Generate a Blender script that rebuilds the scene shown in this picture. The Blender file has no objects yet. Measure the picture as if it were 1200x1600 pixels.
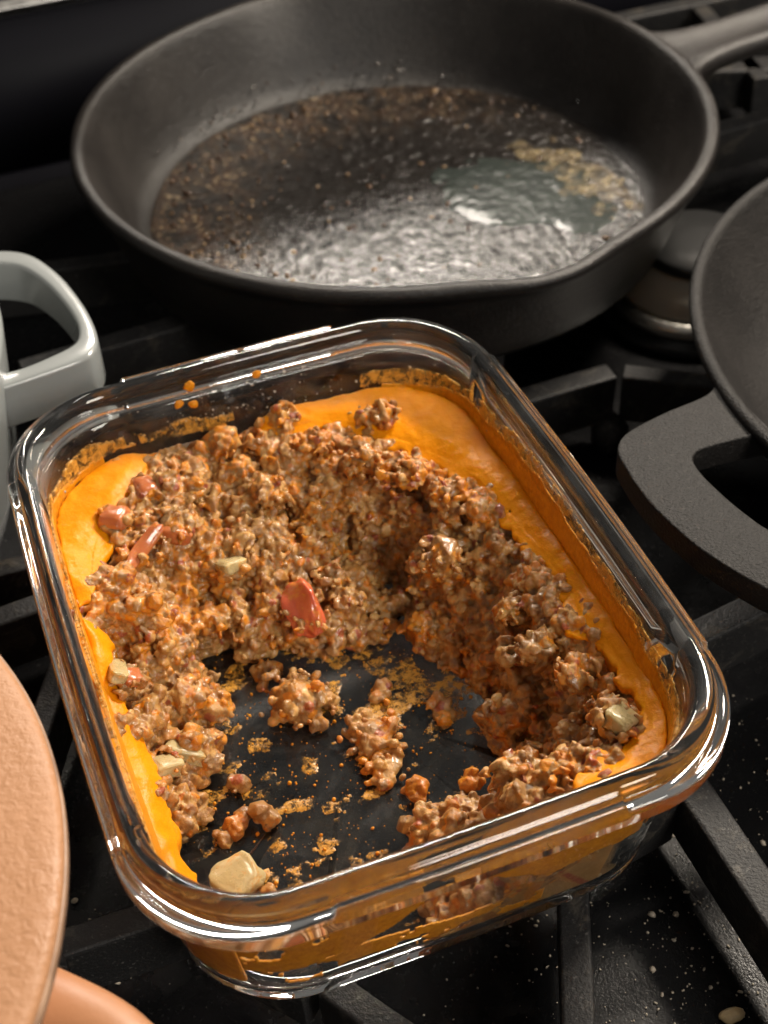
import bpy, bmesh, math, random
import numpy as np
from mathutils import Vector, Matrix, kdtree
R = math.radians
rng = np.random.default_rng(7)
random.seed(7)
scene = bpy.context.scene
COL = scene.collection

# ------------------------------------------------------------------ camera
cam_d = bpy.data.cameras.new('camera'); cam = bpy.data.objects.new('camera', cam_d); COL.objects.link(cam)
scene.camera = cam
yaw, pitch, roll = 0.32728, 0.75163, -0.05564
fw = Vector((math.sin(yaw)*math.cos(pitch), math.cos(yaw)*math.cos(pitch), -math.sin(pitch)))
rt = Vector((math.cos(yaw), -math.sin(yaw), 0)); up = rt.cross(fw)
r2 = rt*math.cos(roll) + up*math.sin(roll); u2 = -rt*math.sin(roll) + up*math.cos(roll)
M = Matrix((r2, u2, -fw)).transposed().to_4x4(); M.translation = Vector((-0.07273, -0.25894, 0.33244))
cam.matrix_world = M
cam_d.sensor_fit = 'VERTICAL'; cam_d.sensor_height = 24; cam_d.lens = 24*2212.0/1600
cam_d.clip_start = 0.01; cam_d.clip_end = 60
cam_d.dof.use_dof = True; cam_d.dof.focus_distance = 0.375; cam_d.dof.aperture_fstop = 10.5

# ------------------------------------------------------------------ world and lamps
world = bpy.data.worlds.new('World'); scene.world = world; world.use_nodes = True
bg = world.node_tree.nodes['Background']; bg.inputs[0].default_value = (1.0, 0.94, 0.87, 1); bg.inputs[1].default_value = 0.15

def lamp(name, loc, target, size, power, col, size_y=None):
    l = bpy.data.lights.new(name, 'AREA'); l.shape = 'DISK'; l.size = size; l.energy = power; l.color = col
    if size_y: l.shape = 'RECTANGLE'; l.size_y = size_y
    o = bpy.data.objects.new(name, l); COL.objects.link(o); o.location = loc
    o.rotation_euler = (Vector(target)-Vector(loc)).to_track_quat('-Z', 'Y').to_euler()
    return o
lamp('hood_and_sheen_lamp', (0.62, 0.30, 0.66), (0.0, 0.0, 0.03), 0.24, 13.5, (1.0, 0.89, 0.75), 0.12)
lamp('hood_and_sheen_lamp', (0.21, 0.72, 0.50), (0.05, 0.1, 0.03), 0.30, 5.0, (1.0, 0.91, 0.80), 0.04)  # not under the hood: added for skillet sheen, in place of a lit backsplash
lamp('ceiling_lamp', (0.60, -1.45, 1.12), (0.0, 0.0, 0.0), 0.65, 21.0, (1.0, 0.94, 0.85))

scene.view_settings.view_transform = 'Standard'; scene.view_settings.look = 'None'
scene.view_settings.exposure = 0.0; scene.view_settings.gamma = 1.0
scene.render.engine = 'CYCLES'
scene.cycles.use_denoising = True
scene.cycles.max_bounces = 16; scene.cycles.transmission_bounces = 16; scene.cycles.glossy_bounces = 6
scene.cycles.sample_clamp_indirect = 80.0

# ------------------------------------------------------------------ helpers
def tag(o, label=None, cat=None, group=None, kind=None):
    if label: o['label'] = label
    if cat: o['category'] = cat
    if group: o['group'] = group
    if kind: o['kind'] = kind
    return o
def empty(name, loc=(0, 0, 0)):
    o = bpy.data.objects.new(name, None); COL.objects.link(o); o.location = loc; o.empty_display_size = 0.02
    return o
def mesh(name, V, F, mat=None, parent=None, smooth=True):
    m = bpy.data.meshes.new(name)
    V = np.asarray(V, dtype=np.float32)
    if isinstance(F, np.ndarray):
        k = F.shape[1]
        m.vertices.add(len(V)); m.vertices.foreach_set('co', V.ravel())
        m.loops.add(F.size); m.loops.foreach_set('vertex_index', F.astype(np.int32).ravel())
        m.polygons.add(len(F)); m.polygons.foreach_set('loop_start', np.arange(0, F.size, k, dtype=np.int32))
        m.polygons.foreach_set('loop_total', np.full(len(F), k, dtype=np.int32))
        m.update(calc_edges=True); m.validate()
    else:
        m.from_pydata(V.tolist(), [], F); m.update()
    if smooth: m.polygons.foreach_set('use_smooth', np.ones(len(m.polygons), dtype=bool))
    if mat: m.materials.append(mat)
    o = bpy.data.objects.new(name, m); COL.objects.link(o)
    if parent: o.parent = parent
    return o
def from_bm(name, bm, mat=None, parent=None, smooth=True):
    bmesh.ops.recalc_face_normals(bm, faces=bm.faces)
    m = bpy.data.meshes.new(name); bm.to_mesh(m); bm.free()
    if smooth: m.polygons.foreach_set('use_smooth', np.ones(len(m.polygons), dtype=bool))
    if mat: m.materials.append(mat)
    o = bpy.data.objects.new(name, m); COL.objects.link(o)
    if parent: o.parent = parent
    return o
def loft(loops, closed_ring=True, cap0=False, cap1=False, closed_profile=False):
    """loops: list of (N,3) rings -> verts, faces"""
    n = len(loops[0]); V = np.concatenate(loops); F = []
    L = len(loops)
    for i in range(L if closed_profile else L-1):
        a = i*n; b = ((i+1) % L)*n
        for j in range(n if closed_ring else n-1):
            k = (j+1) % n
            F.append((a+j, a+k, b+k, b+j))
    if cap0: F.append(tuple(range(n))[::-1])
    if cap1: F.append(tuple((L-1)*n+j for j in range(n)))
    return V, F
def fix_normals(o):
    bm = bmesh.new(); bm.from_mesh(o.data); bmesh.ops.recalc_face_normals(bm, faces=bm.faces); bm.to_mesh(o.data); bm.free()
def bevel(o, w, seg=3, angle=40):
    m = o.modifiers.new('bevel', 'BEVEL'); m.width = w; m.segments = seg; m.limit_method = 'ANGLE'; m.angle_limit = R(angle)
    return o
# --- value noise
def _h(ix, iy, iz, seed):
    n = (ix.astype(np.int64)*374761393 + iy.astype(np.int64)*668265263 + iz.astype(np.int64)*2147483647 + seed*1274126177) & 0xffffffff
    n = ((n ^ (n >> 13))*1274126177) & 0xffffffff
    n = (n ^ (n >> 16)) & 0xffffffff
    n = (n*2246822519) & 0xffffffff
    n = n ^ (n >> 15)
    return (n & 0xffff)/32767.5-1.0
def vnoise(P, scale, seed=0):
    q = np.asarray(P, dtype=float)/scale + 1000.5
    i = np.floor(q); f = q-i; f = f*f*f*(f*(f*6-15)+10); i = i.astype(np.int64)
    r = 0
    for dx in (0, 1):
        wx = f[:, 0] if dx else 1-f[:, 0]
        for dy in (0, 1):
            wy = f[:, 1] if dy else 1-f[:, 1]
            for dz in (0, 1):
                wz = f[:, 2] if dz else 1-f[:, 2]
                r = r + wx*wy*wz*_h(i[:, 0]+dx, i[:, 1]+dy, i[:, 2]+dz, seed)
    return r
def fbm(P, scale, seed=0, oct=3):
    s = 0; a = 1
    for k in range(oct):
        s = s + a*vnoise(P, scale/2**k, seed+k*17); a *= 0.5
    return s
# --- icosphere templates
def ico(sub):
    bm = bmesh.new(); bmesh.ops.create_icosphere(bm, subdivisions=sub, radius=1.0)
    V = np.array([v.co[:] for v in bm.verts]); F = np.array([[v.index for v in f.verts] for f in bm.faces]); bm.free()
    return V, F
ICO1 = ico(1); ICO2 = ico(2); ICO3 = ico(3); ICO4 = ico(4)
def rand_rot(n):
    q = rng.normal(size=(n, 4)); q /= np.linalg.norm(q, axis=1, keepdims=True)
    w, x, y, z = q.T
    return np.stack([np.stack([1-2*(y*y+z*z), 2*(x*y-z*w), 2*(x*z+y*w)], 1),
                     np.stack([2*(x*y+z*w), 1-2*(x*x+z*z), 2*(y*z-x*w)], 1),
                     np.stack([2*(x*z-y*w), 2*(y*z+x*w), 1-2*(x*x+y*y)], 1)], 1)
def blobs(C, r, tmpl=ICO1, squash=0.35, jitter=0.12):
    n = len(C); TV, TF = tmpl
    S = r[:, None]*(1+rng.uniform(-squash, squash, (n, 3)))
    V = TV[None]*S[:, None, :]*(1+rng.normal(0, jitter, (n, len(TV), 1)).clip(-.3, .3))
    V = np.einsum('nij,nkj->nki', rand_rot(n), V) + C[:, None, :]
    F = (TF[None]+np.arange(n)[:, None, None]*len(TV)).reshape(-1, 3)
    return V.reshape(-1, 3), F

# ------------------------------------------------------------------ materials
class NT:
    def __init__(self, name):
        self.m = bpy.data.materials.new(name); self.m.use_nodes = True
        self.t = self.m.node_tree; self.n = self.t.nodes; self.b = self.n['Principled BSDF']
        self.tc = self.n.new('ShaderNodeTexCoord')
    def link(self, a, b): self.t.links.new(a, b)
    def noise(self, scale, detail=4, rough=0.55, dist=0.0, vec=None):
        x = self.n.new('ShaderNodeTexNoise'); x.inputs['Scale'].default_value = scale; x.inputs['Detail'].default_value = detail
        x.inputs['Roughness'].default_value = rough; x.inputs['Distortion'].default_value = dist
        self.link(vec or self.tc.outputs['Object'], x.inputs['Vector']); return x.outputs['Fac']
    def voronoi(self, scale, feature='F1', out='Distance', vec=None):
        x = self.n.new('ShaderNodeTexVoronoi'); x.feature = feature; x.inputs['Scale'].default_value = scale
        self.link(vec or self.tc.outputs['Object'], x.inputs['Vector']); return x.outputs[out]
    def ramp(self, fac, stops):
        x = self.n.new('ShaderNodeValToRGB'); e = x.color_ramp.elements
        while len(e) < len(stops): e.new(0.5)
        for k, (p, c) in enumerate(stops):
            e[k].position = p; e[k].color = (c, c, c, 1) if isinstance(c, (int, float)) else (*c, 1)
        self.link(fac, x.inputs[0]); return x.outputs[0]
    def mix(self, fac, a, b, mode='MIX'):
        x = self.n.new('ShaderNodeMix'); x.data_type = 'RGBA'; x.blend_type = mode
        for s, v in ((x.inputs[0], fac), (x.inputs[6], a), (x.inputs[7], b)):
            if hasattr(v, 'is_linked'): self.link(v, s)
            elif isinstance(v, (int, float)): s.default_value = v if s.type == 'VALUE' else (v, v, v, 1)
            else: s.default_value = (*v, 1)
        return x.outputs[2]
    def math(self, op, a, b=0.0):
        x = self.n.new('ShaderNodeMath'); x.operation = op
        for s, v in ((x.inputs[0], a), (x.inputs[1], b)):
            if hasattr(v, 'is_linked'): self.link(v, s)
            else: s.default_value = v
        return x.outputs[0]
    def set(self, **k):
        for a, v in k.items():
            s = self.b.inputs[a.replace('_', ' ')]
            if hasattr(v, 'is_linked'): self.link(v, s)
            elif s.type == 'RGBA': s.default_value = (*v, 1)
            else: s.default_value = v
        return self
    def bump(self, h, strength=0.5, dist=0.001, prev=None):
        x = self.n.new('ShaderNodeBump'); x.inputs['Strength'].default_value = strength; x.inputs['Distance'].default_value = dist
        self.link(h, x.inputs['Height'])
        if prev: self.link(prev, x.inputs['Normal'])
        self.link(x.outputs[0], self.b.inputs['Normal']); return x.outputs[0]
    def attr(self, name):
        x = self.n.new('ShaderNodeAttribute'); x.attribute_name = name; return x
MAT = {}
# cast iron (skillet, right pan)
def cast_iron(name, base, light, rough, grain, spec=0.5):
    t = NT(name)
    n1 = t.noise(28, 5, 0.6); n2 = t.noise(1150, 3, 0.6)
    col = t.mix(t.ramp(n1, [(0.35, 0.0), (0.7, 1.0)]), base, light)
    sp = t.ramp(t.noise(900, 2, 0.5), [(0.62, 0.0), (0.72, 1.0)])
    col = t.mix(t.math('MULTIPLY', sp, 0.20), col, (0.13, 0.12, 0.11))
    t.set(Base_Color=col, Roughness=t.math('ADD', t.math('MULTIPLY', n1, 0.18), rough), Specular_IOR_Level=spec)
    b = t.bump(n2, 0.7, grain); b = t.bump(t.noise(330, 4, 0.6), 0.25, 0.0009, b); t.bump(n1, 0.10, 0.0010, b)
    return t.m
MAT['iron'] = cast_iron('seasoned_cast_iron', (0.009, 0.0075, 0.007), (0.021, 0.018, 0.016), 0.28, 0.0006, 0.40)
MAT['iron_matte'] = cast_iron('matte_cast_iron', (0.009, 0.008, 0.0075), (0.017, 0.015, 0.014), 0.40, 0.0008, 0.22)
def grate_iron():
    t = NT('greasy_grate_enamel'); n1 = t.noise(40, 5, 0.65); n2 = t.noise(1000, 3, 0.6); g_ = t.ramp(t.noise(75, 6, 0.7, 0.8), [(0.54, 0.0), (0.70, 1.0)])
    col = t.mix(n1, (0.009, 0.009, 0.0095), (0.022, 0.021, 0.021)); col = t.mix(t.math('MULTIPLY', g_, 0.75), col, (0.075, 0.066, 0.054))
    sp = t.ramp(t.noise(850, 2, 0.5), [(0.64, 0.0), (0.72, 1.0)]); col = t.mix(t.math('MULTIPLY', sp, 0.35), col, (0.16, 0.15, 0.14))
    t.set(Base_Color=col, Roughness=t.mix(g_, 0.50, 0.30), Specular_IOR_Level=0.28)
    b = t.bump(n2, 0.6, 0.0006); t.bump(g_, 0.3, 0.0006, b); return t.m
MAT['grate'] = grate_iron()
# cooktop
t = NT('black_cooktop_enamel')
n = t.noise(60, 5, 0.6)
dust = t.ramp(t.noise(700, 3, 0.7), [(0.60, 0.0), (0.70, 1.0)])
haze = t.ramp(t.noise(14, 4, 0.6), [(0.4, 0.0), (0.7, 1.0)])
t.set(Base_Color=t.mix(t.math('MULTIPLY', dust, t.math('MULTIPLY', haze, 0.5)), (0.006, 0.006, 0.0065), (0.09, 0.085, 0.08)),
      Roughness=t.ramp(n, [(0.3, 0.16), (0.75, 0.36)]), Specular_IOR_Level=0.25)
t.bump(t.noise(1400, 3, 0.6), 0.30, 0.0003)
MAT['cooktop'] = t.m
t = NT('black_glass_panel'); t.set(Base_Color=(0.005, 0.005, 0.007), Roughness=0.45, Specular_IOR_Level=0.06); MAT['panel'] = t.m
t = NT('brushed_steel'); t.set(Base_Color=(0.45, 0.44, 0.42), Metallic=1.0, Roughness=t.ramp(t.noise(200, 3), [(0.3, 0.25), (0.7, 0.45)])); MAT['steel'] = t.m
t = NT('burner_aluminium'); t.set(Base_Color=(0.62, 0.60, 0.55), Metallic=1.0, Roughness=0.36); t.bump(t.noise(600, 3), 0.5, 0.0006); MAT['alu'] = t.m
t = NT('burner_ceramic'); t.set(Base_Color=(0.60, 0.56, 0.47), Roughness=0.4); MAT['ceramic'] = t.m
t = NT('burner_cap_black'); t.set(Base_Color=(0.02, 0.02, 0.02), Roughness=0.3); MAT['cap'] = t.m
# enamel pot
t = NT('pale_grey_enamel'); n = t.noise(35, 4)
t.set(Base_Color=t.mix(n, (0.215, 0.23, 0.228), (0.27, 0.285, 0.282)), Roughness=0.24, Coat_Weight=0.4, Coat_Roughness=0.08); t.bump(t.noise(120, 2), 0.1, 0.0006)
MAT['enamel'] = t.m
# peach lid and pan
t = NT('peach_textured_coating'); n = t.noise(480, 3, 0.55, 0.3); n1 = t.noise(30, 5, 0.65)
t.set(Base_Color=t.mix(n1, (0.375, 0.185, 0.088), (0.455, 0.228, 0.112)), Roughness=t.ramp(n1, [(0.35, 0.42), (0.7, 0.6)])); t.bump(n, 0.55, 0.0009); MAT['peach'] = t.m
t = NT('peach_smooth_coating'); t.set(Base_Color=(0.40, 0.185, 0.088), Roughness=0.42); t.bump(t.noise(700, 2), 0.15, 0.0004); MAT['peach_smooth'] = t.m
# glass
t = NT('clear_glass')
hz = t.ramp(t.noise(26, 6, 0.7, 1.2), [(0.36, 1.0), (0.56, 0.990), (0.74, 0.955)])
t.set(Base_Color=(0.975, 0.99, 0.98), Roughness=0.0, Transmission_Weight=hz, IOR=1.47)
MAT['glass'] = t.m
# meat: per-vertex colour carried from the single crumbs
t = NT('cooked_minced_meat')
a = t.attr('crumb')
n1 = t.noise(600, 4, 0.65); n2 = t.noise(150, 4, 0.6)
col = t.mix(t.ramp(n2, [(0.30, 0.0), (0.7, 0.75)]), a.outputs['Color'], t.mix(0.40, a.outputs['Color'], (0.12, 0.042, 0.012)))
tan = t.ramp(n1, [(0.50, 0.0), (0.72, 0.6)])
col = t.mix(tan, col, t.mix(0.6, col, (0.56, 0.33, 0.13)))
orange = t.ramp(t.math('ADD', t.noise(190, 5, 0.7, 0.5), t.math('MULTIPLY', a.outputs['Alpha'], 0.22)), [(0.70, 0.0), (0.76, 1.0)])
col = t.mix(t.math('MULTIPLY', orange, 0.75), col, (0.60, 0.22, 0.012))
t.set(Base_Color=col, Roughness=t.ramp(n2, [(0.3, 0.30), (0.7, 0.60)]), Subsurface_Weight=0.35, Subsurface_Scale=0.002, Coat_Weight=0.24, Coat_Roughness=0.08)
t.b.inputs['Subsurface Radius'].default_value = (1.0, 0.55, 0.3)
b = t.bump(t.noise(1100, 3, 0.6), 0.6, 0.0005); t.bump(n2, 0.4, 0.0010, b)
MAT['meat'] = t.m
# orange fat
t = NT('set_orange_fat')
n1 = t.noise(700, 3, 0.6); n2 = t.noise(110, 5, 0.65)
t.set(Base_Color=t.mix(n2, (0.72, 0.225, 0.002), (0.82, 0.305, 0.004)), Roughness=t.ramp(n2, [(0.3, 0.28), (0.7, 0.48)]), Subsurface_Weight=0.25, Subsurface_Scale=0.002, Specular_IOR_Level=0.17)
t.b.inputs['Subsurface Radius'].default_value = (1.0, 0.4, 0.05)
b = t.bump(n1, 0.45, 0.0004); t.bump(n2, 0.35, 0.0012, b)
MAT['fat'] = t.m
t = NT('thin_fat_film')
n1 = t.noise(520, 3, 0.65); n2 = t.noise(70, 4, 0.6)
t.set(Base_Color=t.mix(t.ramp(n1, [(0.35, 0.0), (0.65, 1.0)]), (0.66, 0.225, 0.003), (0.84, 0.345, 0.008)), Roughness=0.42)
nb = t.bump(n1, 0.7, 0.0006)
tr = t.n.new('ShaderNodeBsdfTranslucent'); tr.inputs['Color'].default_value = (0.85, 0.36, 0.012, 1); t.link(nb, tr.inputs['Normal'])
mx = t.n.new('ShaderNodeMixShader'); mx.inputs[0].default_value = 0.14; t.link(t.b.outputs[0], mx.inputs[1]); t.link(tr.outputs[0], mx.inputs[2])
t.link(mx.outputs[0], t.n['Material Output'].inputs['Surface'])
MAT['film'] = t.m
t = NT('tomato_flesh'); n2 = t.noise(220, 4)
sp = t.ramp(t.noise(190, 5, 0.75, 0.5), [(0.52, 0.0), (0.64, 0.75)])
t.set(Base_Color=t.mix(sp, t.mix(n2, (0.46, 0.065, 0.026), (0.62, 0.16, 0.07)), (0.58, 0.23, 0.03)), Roughness=0.2, Subsurface_Weight=0.4, Subsurface_Scale=0.003, Coat_Weight=0.5)
t.b.inputs['Subsurface Radius'].default_value = (1.0, 0.25, 0.1); t.bump(n2, 0.4, 0.001); MAT['tomato'] = t.m
t = NT('tomato_pale'); n2 = t.noise(220, 4)
sp = t.ramp(t.noise(260, 5, 0.75, 0.5), [(0.58, 0.0), (0.66, 0.7)])
t.set(Base_Color=t.mix(sp, t.mix(n2, (0.40, 0.105, 0.032), (0.50, 0.165, 0.055)), (0.58, 0.23, 0.03)), Roughness=0.2, Subsurface_Weight=0.4, Subsurface_Scale=0.003, Coat_Weight=0.5)
t.b.inputs['Subsurface Radius'].default_value = (1.0, 0.3, 0.12); t.bump(n2, 0.4, 0.001); MAT['tomato_pale'] = t.m
t = NT('onion_flesh'); n2 = t.noise(180, 4); sp = t.ramp(t.noise(170, 5, 0.75, 0.5), [(0.54, 0.0), (0.64, 0.7)])
t.set(Base_Color=t.mix(sp, t.mix(n2, (0.50, 0.375, 0.165), (0.66, 0.53, 0.28)), (0.62, 0.24, 0.01)), Roughness=t.ramp(n2, [(0.3, 0.18), (0.7, 0.4)]), Subsurface_Weight=0.35, Subsurface_Scale=0.004, Transmission_Weight=t.math('MULTIPLY', t.math('SUBTRACT', 1.0, sp), 0.26), IOR=1.36)
t.b.inputs['Subsurface Radius'].default_value = (1.0, 0.8, 0.45); t.bump(n2, 0.3, 0.0010); MAT['onion'] = t.m
t = NT('thin_grease_smear'); al = t.ramp(t.math('ADD', t.noise(420, 5, 0.75, 0.4), t.math('MULTIPLY', t.noise(90, 3), 0.35)), [(0.60, 0.0), (0.78, 0.9)])
t.set(Base_Color=t.mix(t.noise(500, 2), (0.55, 0.24, 0.02), (0.70, 0.36, 0.07)), Roughness=0.35, Alpha=al); t.bump(t.noise(700, 3), 0.5, 0.0004); MAT['smear'] = t.m
# skillet contents
t = NT('pan_grease'); n2 = t.noise(270, 4, 0.62, 0.4); n1 = t.noise(45, 4, 0.6)
sx = t.n.new('ShaderNodeSeparateXYZ'); t.link(t.tc.outputs['Object'], sx.inputs[0])
rr_ = t.n.new('ShaderNodeVectorMath'); rr_.operation = 'LENGTH'; t.link(t.tc.outputs['Object'], rr_.inputs[0])
ring = t.ramp(t.math('MULTIPLY', rr_.outputs['Value'], 10.0), [(0.55, 0.0), (0.85, 1.0)])           # crust thickest near the wall
side = t.ramp(t.math('ADD', t.math('MULTIPLY', t.math('SUBTRACT', sx.outputs[1], t.math('MULTIPLY', sx.outputs[0], 0.9)), 5.0), 0.5), [(0.35, 0.0), (0.85, 1.0)])
crust = t.math('MULTIPLY', t.math('MULTIPLY', t.math('MULTIPLY', ring, 0.75), side), t.ramp(t.noise(70, 5, 0.7, 0.6), [(0.42, 0.0), (0.62, 1.0)]))
col = t.mix(n1, (0.006, 0.005, 0.0045), (0.016, 0.013, 0.011))
col = t.mix(crust, col, t.ramp(t.noise(300, 3, 0.6), [(0.35, (0.028, 0.013, 0.008)), (0.55, (0.085, 0.050, 0.028)), (0.72, (0.36, 0.28, 0.17))]))
t.set(Base_Color=col, Roughness=t.ramp(n1, [(0.35, 0.10), (0.7, 0.24)]), Specular_IOR_Level=1.0)
b = t.bump(n2, 0.8, 0.0013); t.bump(t.noise(750, 3), 0.5, 0.0003, b); MAT['grease'] = t.m
t = NT('cloudy_pan_liquid'); t.set(Base_Color=t.mix(t.noise(60, 4), (0.016, 0.021, 0.020), (0.040, 0.047, 0.041)), Roughness=0.24); t.bump(t.noise(160, 4), 0.5, 0.0012); MAT['pool'] = t.m
t = NT('pan_foam'); v = t.voronoi(420); n = t.noise(200, 4)
t.set(Base_Color=t.mix(t.ramp(n, [(0.35, 0.0), (0.6, 1.0)]), (0.11, 0.07, 0.032), (0.34, 0.265, 0.14)), Roughness=0.4, Alpha=t.ramp(t.noise(150, 5, 0.7), [(0.40, 0.0), (0.60, 0.60)])); t.bump(v, 0.8, 0.0012); MAT['foam'] = t.m
t = NT('browned_bits'); n = t.noise(260, 3)
t.set(Base_Color=t.ramp(n, [(0.3, (0.012, 0.007, 0.005)), (0.52, (0.05, 0.024, 0.012)), (0.74, (0.30, 0.20, 0.10))]), Roughness=0.18); MAT['fond'] = t.m
t = NT('pale_crumb'); t.set(Base_Color=t.mix(t.noise(300, 2), (0.30, 0.24, 0.17), (0.55, 0.49, 0.40)), Roughness=0.6); MAT['crumb'] = t.m
t = NT('tan_seed'); t.set(Base_Color=t.mix(t.noise(500, 3), (0.28, 0.19, 0.09), (0.46, 0.35, 0.19)), Roughness=0.5); t.bump(t.noise(700, 2), 0.5, 0.0005); MAT['seed'] = t.m

# ------------------------------------------------------------------ setting: cooktop and back panel
CZ = -0.034
def grid_plane(name, x0, x1, y0, y1, z, mat, nx=2, ny=2):
    xs = np.linspace(x0, x1, nx); ys = np.linspace(y0, y1, ny)
    X, Y = np.meshgrid(xs, ys); V = np.stack([X.ravel(), Y.ravel(), np.full(X.size, z)], 1)
    F = [(j*nx+i, j*nx+i+1, (j+1)*nx+i+1, (j+1)*nx+i) for j in range(ny-1) for i in range(nx-1)]
    return mesh(name, V, F, mat)
tag(grid_plane('cooktop', -1.2, 1.2, -0.8, 0.415, CZ, MAT['cooktop']), 'black enamel cooktop under the grates and pans', kind='structure')
def box(name, lo, hi, mat, parent=None, bev=0.0, seg=2):
    bm = bmesh.new(); bmesh.ops.create_cube(bm, size=1.0)
    lo, hi = Vector(lo), Vector(hi)
    for v in bm.verts: v.co = Vector((lo[k]+(v.co[k]+0.5)*(hi[k]-lo[k]) for k in range(3)))
    if bev: bmesh.ops.bevel(bm, geom=bm.edges[:], offset=bev, segments=seg, affect='EDGES')
    return from_bm(name, bm, mat, parent, smooth=bool(bev))
back = empty('back_panel', (0, 0.42, CZ)); tag(back, 'black glossy stove back panel with a steel trim', kind='structure')
def at_back(o): o.parent = back; o.matrix_parent_inverse = Matrix.Translation((0, -0.42, -CZ)); return o
at_back(box('lower_ledge', (-1.2, 0.4155, -0.06), (1.2, 0.423, -0.0285), MAT['panel'], bev=0.002))
at_back(box('glass_face', (-1.2, 0.4235, -0.06), (1.2, 0.47, 0.0500), MAT['panel'], bev=0.002))
at_back(box('steel_trim', (-1.2, 0.421, 0.0505), (1.2, 0.473, 0.0575), MAT['steel'], bev=0.002))
at_back(box('upper_panel', (-1.2, 0.4235, 0.058), (1.2, 0.47, 0.20), MAT['panel'], bev=0.002))

# ------------------------------------------------------------------ burner grates
def bar(parent, p0, p1, w=0.009, h=0.022, top=-0.0006, drop=0.0):
    """one cast bar: flat top with rounded shoulders, slightly narrower below"""
    p0 = np.array(p0, float)/1000; p1 = np.array(p1, float)/1000
    d = p1-p0; L = np.linalg.norm(d); d /= L; n = np.array([-d[1], d[0]])
    prof = [(-0.40*w, -h), (-0.5*w, -0.0010), (-0.43*w, 0.0), (0.43*w, 0.0), (0.5*w, -0.0010), (0.40*w, -h)]
    rings = []
    ts = np.linspace(0, 1, 9)
    for k in ts:
        c = p0+d*L*k
        dz = -drop*max(0, (k-0.8)/0.2)**2
        wob = 0.00015*math.sin(k*7+p0[0]*90)
        rings.append(np.array([[c[0]+n[0]*(u+wob), c[1]+n[1]*(u+wob), top+z+dz] for u, z in prof]))
    V, F = loft(rings, True, True, True)
    o = mesh('bar', V, F, MAT['grate'], parent); fix_normals(o)
    m = o.modifiers.new('bevel', 'BEVEL'); m.width = 0.0009; m.segments = 2; m.limit_method = 'ANGLE'; m.angle_limit = R(30); o.modifiers.new('wn', 'WEIGHTED_NORMAL')
    return o
def foot(parent, x, y):
    o = box('foot', (x/1000-0.006, y/1000-0.006, CZ+0.0005), (x/1000+0.006, y/1000+0.006, -0.02), MAT['grate'], parent, 0.002)
    return o
g = empty('burner_grate'); tag(g, 'black iron burner grate under the glass food container', 'grate', 'burner grates on the cooktop')
bar(g, (82, 124), (82, -260), 0.0105); bar(g, (-100, -250), (76, -250))
bar(g, (40, -70), (13, -128), 0.0085, drop=0.004); bar(g, (-34, -79), (-2, -131), 0.0085, drop=0.004)
bar(g, (-150, -41), (-60, -43), 0.009); bar(g, (-60, -49), (-38, -76), 0.0085); bar(g, (76, -60), (44, -66), 0.0085)
bar(g, (-150, 77), (-50, 86)); bar(g, (-150, 108), (-56, 103), 0.008); bar(g, (-96, 14), (-72, 62), 0.008); bar(g, (-100, -244), (-100, 8), 0.0105)
bar(g, (-45, 86), (40, 90), 0.008); bar(g, (46, -20), (76, -20), 0.008)
for p in ((82, -240), (-100, -240), (82, 110), (-100, -10)): foot(g, *p)
g2 = empty('burner_grate', (0.27, 0.01, 0)); tag(g2, 'black iron burner grate under the handled iron pan at the right', 'grate', 'burner grates on the cooktop')
g2.location = (0, 0, 0)
bar(g2, (90, -15), (235, 8), 0.010); bar(g2, (90, 118), (150, 118), 0.010); bar(g2, (154, 116), (235, 60), 0.009)
bar(g2, (430, -260), (430, 130), 0.0105); bar(g2, (96, -230), (424, -230))
bar(g2, (305, 20), (424, 40)); bar(g2, (270, -20), (270, -224))
for p in ((420, -220), (100, -222), (424, 118), (148, 112)): foot(g2, *p)
g3 = empty('burner_grate'); tag(g3, 'black iron burner grate under the big skillet at the back', 'grate', 'burner grates on the cooktop')
bar(g3, (-60, 214), (84, 224), 0.010); bar(g3, (150, 260), (330, 268), 0.010); bar(g3, (-130, 160), (-130, 330), 0.0105)
bar(g3, (60, 395), (440, 395), 0.0105); bar(g3, (116, 290), (116, 388), 0.009); bar(g3, (330, 300), (345, 388), 0.010)
bar(g3, (300, 330), (420, 282), 0.016); bar(g3, (116, 215), (116, 150)); bar(g3, (-124, 300), (60, 262)); bar(g3, (440, 150), (440, 389), 0.0105)
bar(g3, (225, 176), (262, 148), 0.007)
for p in ((-130, 170), (-130, 320), (434, 380), (434, 160)): foot(g3, *p)

def lathe(prof, n=96, center=(0, 0)):
    th = np.linspace(0, 2*math.pi, n, endpoint=False)
    return [np.stack([center[0]+r*np.cos(th), center[1]+r*np.sin(th), np.full(n, z)], 1) for r, z in prof]
def lathe_obj(name, prof, mat, parent=None, n=96, cap0=True, cap1=True):
    V, F = loft(lathe(prof, n), True, cap0, cap1); o = mesh(name, V, F, mat, parent); fix_normals(o)
    return o
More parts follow.
